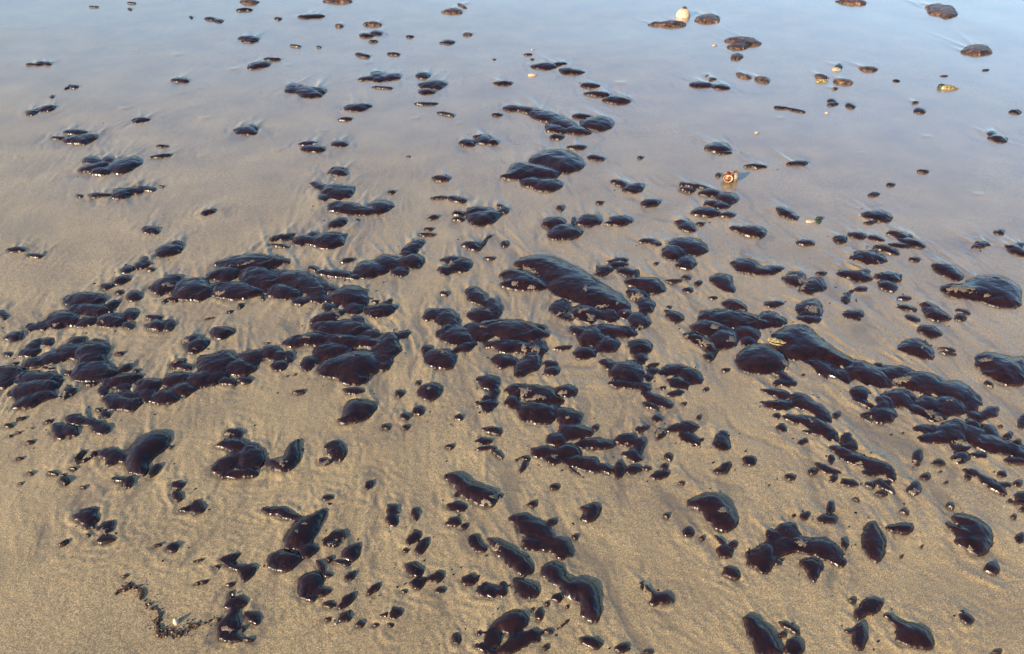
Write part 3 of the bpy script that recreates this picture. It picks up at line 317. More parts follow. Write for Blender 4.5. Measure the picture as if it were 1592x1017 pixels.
|upright egg-like glob in the row under the comma-shaped curl|E 7.0 221.56 1194.48 26.31 14.58 79.01
|black tar, smooth black oval on pale sand at the right|E 10.3 905.92 1766.17 31.46 24.41 -162.45
|middling oval black tar glob above the smooth half-dome glob at the otter-like mass's right end|E 16.1 458.5 3434.02 59.45 54.26 168.41
|smooth bean-like glob under the whale-backed mass's right end|E 10.0 427.03 1759.75 31.78 23.84 118.71
|middling round black tar glob right of the tangled clump|E 5.6 -445.31 842.18 18.92 10.79 139.04
|middling upright black tar glob above the mushroom-capped glob|E 6.2 -167.92 996.4 21.42 12.4 -112.69
|middling two-lobed black tar glob below the lizard-like ridge of tar|E 5.4 724.41 1152.94 12.39 11.38 156.52; E 5.4 751.81 1149.17 21.78 11.35 119.01
|middling oval black tar glob below right of the ridged glob|E 15.3 -658.26 3337.71 59.75 48.33 -162.12
|middling two-lobed black tar glob below the forked brown lump|E 14.5 859.71 3633.48 55.48 45.46 179.37; E 12.8 945.69 3604.58 39.22 35.69 170.6
|shiny bean below the claw-shaped glob|E 6.7 871.84 944.58 16.8 13.71 42.43
|middling round black tar glob below the twin-humped glob|E 12.0 -554.46 2287.86 37.58 31.77 -115.5
|middling two-lobed black tar glob right of the overlapping pair|E 9.7 891.09 2359.46 46.86 25.13 112.29; E 6.5 902.43 2324.59 22.71 13.19 8.78
|middling two-lobed black tar glob below the overlapping pair, the nearest|E 9.4 667.57 2425.25 29.01 22.46 174.74; E 10.2 691.42 2411.0 32.76 25.79 21.23
|middling two-lobed black tar glob below the mushroom-capped glob|E 5.4 -200.79 850.64 13.58 11.39 110.58; E 3.3 -216.95 847.15 10.98 6.19 -170.07
R|small ragged black tar glob below right of the round-backed glob|E 6.4 -285.96 845.41 14.49 12.9 -132.46
|slanting oval below the heart-shaped glob|E 6.4 396.22 934.87 16.42 12.97 145.04
|small round black tar glob right of the upright egg-like glob|E 7.5 249.93 1196.18 19.89 16.01 -150.33
|black tar, half-buried dome with a sandy front on the right|E 6.7 809.74 1141.32 21.17 13.84 52.16
|small oval black tar glob below left of the swarm of slanting ovals|E 10.3 1127.17 2114.57 38.16 24.81 142.39
|small two-lobed black tar glob below left of the fish-shaped glob, the nearest|E 6.8 -1078.72 2048.04 32.28 15.37 116.71; E 8.2 -1084.19 2024.38 26.16 19.9 112.54
|plump almond-shaped glob near the left edge|E 9.5 -1269.61 1665.9 25.94 21.93 134.21
R|small ragged black tar glob above the boot-shaped glob, the nearest|E 12.2 -620.89 2678.93 47.4 32.7 122.94
|small round black tar glob right of the tapering glob, the nearest|E 4.8 469.3 823.39 18.82 8.93 141.09
|small oval black tar glob below the great heap of lobes|E 7.7 -370.44 1449.74 26.4 16.1 167.98
|small two-lobed black tar glob below right of the rough upright nub|E 5.6 -188.63 1012.95 15.71 12.08 -121.35; E 3.8 -181.59 1025.63 10.86 7.28 99.62
R|small ragged black tar glob below left of the long slipper-like glob|E 6.4 -76.32 920.84 15.24 12.83 -154.59
|small oval black tar glob right of the arc-shaped row of lobes, the nearest|E 7.9 -675.16 1486.17 26.48 16.76 159.85
|small two-lobed black tar glob above right of the panther-like crouching glob|E 7.1 340.21 1525.27 18.25 16.21 50.28; E 6.3 322.75 1500.5 17.43 13.92 69.6
|small oval black tar glob below right of the comma-shaped curl|E 6.7 303.77 1179.57 21.42 13.52 -156.52
|small oval black tar glob left of the toad-like mass, the nearest|E 7.3 -44.17 1314.5 22.61 15.27 162.49
R|small ragged tar glob left of the hump with a ragged tail above the long pile|E 9.6 -705.48 2195.37 42.44 22.25 -143.62
R|small two-lobed black tar glob below the seal-shaped glob|E 5.7 -779.83 1159.68 17.53 12.28 -109.77; E 3.4 -803.07 1165.11 15.9 6.29 151.49
|small two-lobed black tar glob above the round-backed glob|E 4.2 -348.51 950.31 17.02 8.23 128.41; E 3.8 -331.95 930.15 10.9 7.38 -8.44
|small round black tar glob left of the tar stick slanting up|E 10.4 -123.3 2141.26 33.99 25.2 132.11
|small two-lobed black tar glob left of the single dome|E 5.4 445.66 1201.91 16.56 11.35 67.26; E 5.1 427.55 1192.48 12.74 10.57 29.61
|black tar, pair of overlapping ovals high on the right|E 8.9 1896.01 3040.18 30.84 22.14 58.27; E 12.1 1896.75 2989.4 38.19 35.84 78.75
|small round black tar glob left of the long knobbly pile, second from it|E 9.2 -1039.46 1859.34 30.09 21.04 115.85
|small round black tar glob above right of the stag-like mass|E 6.6 607.35 1060.16 16.67 13.28 -169.82
|lone slanting glob near the bottom right corner|E 6.0 777.5 840.47 12.95 11.91 88.79
|small round black tar glob right of the big lumpy pile|E 8.1 -938.16 1533.46 24.0 17.73 -116.52
R|small two-lobed black tar glob above left of the bird-beaked tar glob|E 10.3 -2016.64 3276.93 36.72 27.42 119.9; E 12.7 -1975.07 3324.12 38.29 38.04 -144.03
|small round black tar glob above the fish-shaped glob|E 10.3 -1132.68 2239.18 35.63 24.52 -35.28
|small round black tar glob above left of the kidney-shaped glob|E 6.4 -112.17 1053.71 16.07 12.9 -152.77
|small oval black tar glob above left of the ridged glob, the nearest|E 15.5 -1230.33 3926.7 59.71 51.65 -122.72
|small oval black tar glob above right of the broad layered mass|E 8.7 705.64 1815.34 28.93 18.87 12.98
|glob half cut off by the right edge above the lower corner|E 5.7 1137.61 1344.8 27.9 11.23 52.47
|small round black tar glob above right of the broad stepped pile, second from it|E 9.8 -1105.34 1940.98 27.18 23.17 92.12
|small round black tar glob below right of the big S-shaped glob|E 5.3 181.47 784.42 12.6 10.17 12.75
|small oval black tar glob left of the overlapping pair|E 11.2 461.3 2431.38 36.05 27.52 -150.0
|small round black tar glob left of the long knobbly pile, the nearest|E 8.9 -1038.38 1858.83 28.27 20.06 115.8
|small oval black tar glob below right of the wavy twin strand|E 6.4 685.33 1156.86 18.19 12.65 176.86
R|small two-lobed black tar glob right of the fan of streaky lobes|E 7.0 -1034.85 1449.84 19.29 15.85 132.03; E 3.7 -1038.38 1427.9 11.87 6.78 -174.95
|small upright black tar glob right of the rough upright nub|E 5.6 -188.18 1075.74 18.0 10.86 98.88
|apple-shaped glob low on the right|E 6.1 855.78 1234.87 20.16 12.21 55.59
|small round black tar glob left of the bent bone-like glob|E 6.1 -633.87 992.34 13.63 12.28 125.6
|small oval black tar glob left of the toad-like mass, second from it|E 6.7 -60.77 1279.57 19.0 13.45 -1.69
|small round black tar glob right of the broad stepped pile, the nearest|E 8.8 -1080.47 1813.7 25.15 19.87 -104.09
|sand-coated nugget below the panther-like glob|E 6.6 323.17 1303.03 19.91 13.39 -111.11
|small upright black tar glob above the smooth black oval|E 7.4 912.66 1844.97 32.94 15.61 65.19
|small round black tar glob right of the mushroom-capped glob|E 5.8 -133.22 928.97 12.79 11.44 -155.42
|small round black tar glob above left of the two-humped glob|E 5.8 -670.13 1122.5 17.68 11.33 124.9
|small round black tar glob below right of the seal-shaped glob, the nearest|E 6.0 -740.46 1196.31 18.41 11.97 -98.47
|small oval black tar glob below left of the hooded glob|E 4.8 -311.5 958.09 16.78 8.98 165.19
|small oval black tar glob below the second serpent-like mass|E 6.4 986.69 1236.84 17.97 12.76 176.76
|black tar, single dome on open sand right of centre|E 6.8 499.12 1222.64 15.97 14.16 69.63
|small oval black tar glob above right of the wavy dark mass, second from it|E 13.2 380.38 3507.11 56.16 34.47 162.7
|small oval black tar glob below the leaping dog-shaped glob|E 6.5 380.81 1441.83 23.15 12.85 -160.53
|small round black tar glob below the round helmet-topped glob|E 7.0 -213.23 1381.3 18.66 14.46 104.14
|small round black tar glob left of the big two-tiered glossy mass|E 12.6 -172.34 2948.48 36.68 34.51 118.02
|round button-like glob right of centre|E 7.5 487.81 1585.22 21.86 15.85 64.21
|small round black tar glob below right of the panther-like crouching glob|E 6.6 314.36 1396.96 20.37 13.4 130.29
|small oval black tar glob below the layered glob|E 10.2 1070.51 2202.04 27.86 23.34 165.97
R|small ragged black tar glob left of the pair of dark ovals|E 7.9 1424.58 2146.58 37.3 17.02 -146.74
|small round black tar glob below the round-backed glob|E 5.0 -318.81 868.22 12.53 9.4 -177.13
|small two-lobed black tar glob above left of the ridged glob, second from it|E 14.3 -1398.89 4388.24 59.23 44.23 -24.76; E 9.8 -1388.5 4334.13 37.14 20.3 -8.03
|small oval black tar glob above the boot-shaped glob, second from it|E 12.1 -662.0 2935.52 38.05 30.98 -27.95
R|small ragged black tar glob above left of the overlapping pair|E 8.7 626.31 2567.21 47.26 18.88 155.55
|small round black tar glob below left of the mushroom-capped glob|E 4.7 -245.62 900.89 14.2 8.72 -125.27
|small round black tar glob right of the big claw-shaped glob|E 5.2 958.63 1015.18 15.21 9.82 49.43
|small round black tar glob left of the upright egg-like glob|E 6.1 192.26 1196.2 16.12 12.12 153.08
|small oval black tar glob left of the stacked lobes|E 6.7 127.69 1617.18 25.04 13.38 -168.76
|small round black tar glob right of the arc-shaped row of lobes, second from it|E 7.4 -635.11 1491.03 18.64 15.49 150.18
|small upright black tar glob above the stag-like mass, second from it|E 4.8 625.24 1089.32 18.42 9.01 65.92
R|small ragged black tar glob right of the great heap of lobes|E 7.9 -284.34 1675.58 20.91 16.88 -132.34
|small oval black tar glob left of the arrowhead glob|E 7.7 1059.89 1796.86 24.91 16.09 160.03
|glob cut by the left edge at mid height|E 6.6 -1351.87 1764.28 29.5 13.36 132.58
|small upright black tar glob left of the jumbled pile|E 4.7 -92.53 801.87 11.3 8.76 98.17
|small oval black tar glob above left of the coiled glob, second from it|E 11.3 -249.05 2626.06 31.71 27.31 -13.48
|small two-lobed black tar glob left of the ragged triangular clump|E 7.2 413.4 2169.31 27.51 15.47 3.59; E 6.6 439.42 2154.25 16.27 13.93 23.08
|small oval black tar glob above right of the long jagged-bottomed glob|E 9.2 897.25 2159.04 28.09 20.09 168.65
|small round black tar glob below left of the big S-shaped glob|E 5.2 79.32 882.39 11.26 9.97 9.94
|small upright black tar glob above right of the jumbled pile|E 4.6 46.44 849.74 12.68 8.4 87.19
|small round black tar glob above the stag-like mass, the nearest|E 5.4 568.87 1069.94 14.63 10.37 -138.93
|small round black tar glob above right of the caterpillar-like row of three lobes|E 6.2 -915.86 1370.3 18.8 12.29 127.56
|small round black tar glob below right of the seal-shaped glob, second from it|E 6.1 -678.11 1150.97 13.93 12.02 139.4
|small oval black tar glob above the broad stepped pile, second from it|E 8.7 -1492.17 2114.28 28.02 18.61 169.63
|small oval black tar glob left of the swarm of slanting ovals|E 9.3 1120.12 2184.75 26.92 21.14 136.15
|small round black tar glob above left of the bumpy cluster|E 9.5 1008.48 2181.63 25.69 21.9 50.4
|small long black tar glob below left of the flat brown lump|E 15.4 -1161.94 4838.09 74.78 44.61 -171.96
|small long black tar glob below left of the toad-like mass|E 4.7 -58.2 1257.65 22.12 8.5 -172.69
|small round black tar glob below left of the big heart-shaped glob|E 5.6 336.32 1029.89 12.44 10.79 53.52
|small oval black tar glob above the wavy dark mass, the nearest|E 13.6 354.08 3626.84 45.53 36.16 168.26
R|small ragged black tar glob above the comma-shaped curl|E 5.8 285.16 1320.84 18.07 11.33 -152.05
|small long black tar glob right of the lone oval glob|E 10.0 1043.59 2756.43 39.49 21.9 8.68
|small round black tar glob below left of the fish-shaped glob, second from it|E 8.7 -1114.6 1999.55 23.28 19.44 110.57
|leaf-shaped flat glob on bare sand on the left|E 9.9 -993.33 2361.98 27.44 23.01 -143.66
|small oval black tar glob above left of the coiled glob, the nearest|E 9.0 -185.26 2457.3 34.58 20.23 142.27
|small oval black tar glob below left of the second serpent-like mass|E 5.7 891.75 1215.76 15.69 10.93 -159.71
|small oval black tar glob above right of the wavy dark mass, the nearest|E 12.3 289.35 3234.29 40.19 30.28 170.06
|small round black tar glob above right of the broad stepped pile, the nearest|E 8.1 -1134.81 1909.19 22.26 17.64 131.01
|small upright black tar glob above the wavy twin strand|E 5.3 671.71 1226.41 16.95 10.11 69.05
|small round black tar glob right of the arrowhead glob|E 7.9 1183.76 1754.31 19.3 17.03 70.54
|small oval black tar glob below the oval glob stacked|E 13.3 -382.93 3534.82 40.58 36.07 -24.94
|small round black tar glob below left of the feathery double row of lobes|E 6.3 593.21 1322.95 15.09 12.79 72.79
|small two-lobed black tar glob below right of the flat brown lump|E 12.1 -735.75 4498.94 40.64 35.05 123.7; E 12.7 -788.48 4450.78 41.62 36.29 -36.13
R|small two-lobed black tar glob below left of the long knobbly pile|E 7.0 -929.62 1842.26 22.03 15.17 177.33; E 3.7 -946.26 1829.69 10.05 6.74 -19.6
|small long black tar glob below right of the lone oval glob|E 9.4 885.93 2730.47 39.16 19.76 176.7
|small round black tar glob below the hooded glob|E 4.7 -291.3 929.05 11.95 8.69 -109.23
|small round black tar glob above the long serpent-like mass|E 7.2 891.19 1544.96 16.56 14.79 -161.65
|small round black tar glob left of the seal-shaped glob|E 5.0 -914.99 1236.27 17.59 9.38 -105.76
|small oval black tar glob right of the big two-tiered glossy mass, the nearest|E 10.7 309.74 2803.52 33.04 24.55 163.6
|small oval black tar glob right of the bird-beaked tar glob|E 12.0 -1524.9 3186.36 37.18 28.74 173.45
|small oval black tar glob above left of the streak-backed hump|E 12.6 -1530.99 3695.61 47.64 32.08 -24.5
|small round black tar glob left of the wavy twin strand|E 5.8 570.95 1174.06 13.02 11.24 29.85
|small round black tar glob above left of the rough upright nub|E 5.3 -290.73 1150.07 14.0 10.14 -90.56
|small round black tar glob above the oval glob stacked|E 12.8 -418.35 3766.73 44.81 35.93 106.15
|small oval black tar glob above left of the wavy dark mass|E 12.9 -41.54 3653.85 44.45 31.82 -0.64
|small long black tar glob right of the reclining five-lobed mass|E 9.6 -1304.18 2819.39 37.89 20.9 -161.61
|small oval black tar glob below the overlapping pair, third from it|E 9.1 696.47 2343.6 27.16 19.46 16.08
|small round black tar glob above left of the shoe-shaped glob|E 6.4 324.05 1352.75 13.88 12.99 85.64
|small oval black tar glob above right of the big two-tiered glossy mass|E 10.3 247.32 2903.68 35.84 22.54 2.78
|small round black tar glob left of the mitten-shaped glob|E 6.7 -1000.1 1717.35 20.55 13.57 136.47
|small round black tar glob below left of the seahorse-like glob|E 6.1 -117.46 1358.02 14.63 12.11 99.95
|small round black tar glob below the feathery double row of lobes|E 5.2 625.67 1278.27 16.13 9.75 -149.6
|small upright black tar glob right of the stag-like mass|E 4.5 623.35 1002.71 12.77 8.16 73.46
|small round black tar glob below the shoe-shaped glob|E 5.7 329.44 1232.29 13.21 11.11 99.84
|small oval black tar glob above the broad stepped pile, the nearest|E 7.4 -1418.25 2080.54 26.32 14.91 -17.77
|small round black tar glob below the wriggling row of lobes|E 3.8 125.81 1194.51 21.26 6.57 128.8
|tar stick slanting up beside a dark glob|E 4.5 -86.99 2160.32 53.93 8.19 -113.6
|small round black tar glob right of the second serpent-like mass|E 5.2 1079.92 1297.58 15.94 9.92 49.3
|small round black tar glob above right of the lance-shaped ridge|E 5.1 1007.05 1182.91 13.68 9.61 39.88
|small upright black tar glob left of the wriggling row of lobes|E 4.1 22.73 1203.86 18.65 7.33 -108.51
|small round black tar glob above the frog-like glob|E 5.1 39.22 1100.77 12.19 9.47 -156.93
|small two-lobed black tar glob right of the coiled glob|E 5.7 -40.72 2409.3 15.43 11.81 134.55; E 7.5 -24.41 2376.5 23.8 17.51 90.91
|small round black tar glob below left of the round helmet-topped glob|E 5.8 -241.78 1361.51 14.67 11.41 120.71
|small oval black tar glob below the beetle-shaped glob|E 7.3 970.02 1893.87 20.49 14.66 -162.95
|small round black tar glob above right of the frog-like glob|E 4.9 75.61 1053.75 11.3 9.18 -126.84
|small round black tar glob below right of the mushroom-capped glob, second from it|E 4.7 -126.9 898.04 9.24 8.68 -173.49
|small oval black tar glob below left of the big lumpy pile|E 5.6 -1120.01 1534.33 18.42 10.57 171.2
|small round black tar glob below the wavy dark mass|E 11.1 175.0 3009.0 28.84 26.96 22.49
|small oval black tar glob above right of the spearhead glob|E 4.9 -366.96 1116.76 12.17 9.02 -167.23
|small round black tar glob above left of the broad layered mass|E 7.9 488.47 1888.27 17.54 16.28 167.94
R|small two-lobed black tar glob above the bird-beaked tar glob|E 8.6 -2331.58 3934.77 37.12 17.27 -9.94; E 10.1 -2281.14 3952.62 39.94 23.63 -21.75"""
BROWN_DATA = """B|small oval brown crusted lump left of the flat brown lump|E 15.0 -1612.32 5185.03 60.68 44.52 -31.45
B|flat brown lump on the top edge left of centre|E 16.8 -1079.04 5213.0 86.29 56.48 -9.26
B|tiny round brown crusted lump below the flat brown lump|E 10.1 -968.73 4647.9 30.88 23.83 122.16
B|small oval brown crusted lump below right of the flat brown lump|E 13.7 -788.19 4679.68 50.68 33.58 -8.05
B|tiny round brown crusted lump below the small brown lump|E 10.1 -241.5 4467.98 30.64 24.4 98.2
B|small brown lump with a twig-like spur, top centre|E 15.8 -350.12 4961.21 62.22 59.82 123.17; E 7.0 -303.87 5091.1 65.81 16.16 114.78
B|mottled brown lump in front of the cream shell|E 16.3 901.8 4679.82 77.13 58.97 13.63; E 12.1 810.79 4680.16 39.47 29.81 12.66
B|rounded brown lump beside the cream shell|E 17.4 1124.36 4793.7 93.32 71.51 57.69
B|forked brown lump with a lobe in front, upper right of centre|E 17.5 1216.09 4333.93 92.05 76.6 159.82; E 14.3 1174.26 4244.85 57.34 45.07 26.94
B|small round brown crusted lump below the forked brown lump, the nearest|E 11.7 1124.07 4064.27 45.01 30.44 62.81
B|tiny round brown crusted lump below left of the forked brown lump|E 5.6 915.47 3768.31 15.5 10.8 63.86
B|tiny round brown crusted lump below the forked brown lump, third from it|E 7.8 927.67 3715.35 20.28 16.01 41.66
RB|small two-lobed brown crusted lump below the forked brown lump, second from it|E 9.6 1084.59 3760.66 40.18 24.75 116.27; E 11.9 1158.57 3707.73 40.94 34.01 124.44
B|thin brown lump touching the top edge right of centre|E 16.4 2092.12 5184.6 82.91 53.97 162.46
B|largest brown lump near the top right corner|E 16.5 2531.43 5010.71 131.06 67.56 63.82; E 16.2 2563.96 4954.35 147.38 64.85 63.86
B|domed brown lump by the right edge|E 16.7 2378.08 4177.72 100.76 68.7 48.39; E 11.1 2323.62 4148.63 45.34 27.66 24.73
B|little dark green lump right of centre near the top|E 8.5 1581.84 3911.18 39.02 18.82 64.23
B|small oval brown crusted lump right of the little dark green lump|E 13.9 1706.31 3862.76 45.71 36.76 -177.58
B|brown lump lying over a yellow shell|E 11.6 1444.8 3747.57 34.89 29.81 115.0
B|small oval brown crusted lump right of the brown lump|E 13.2 1523.28 3677.01 42.92 35.46 152.49
B|tiny round brown crusted lump below right of the brown lump|E 5.9 1455.0 3584.63 15.96 10.89 40.32
B|tiny oval brown crusted lump above left of the pair of overlapping ovals|E 6.1 1743.97 3400.89 17.35 10.6 23.81"""
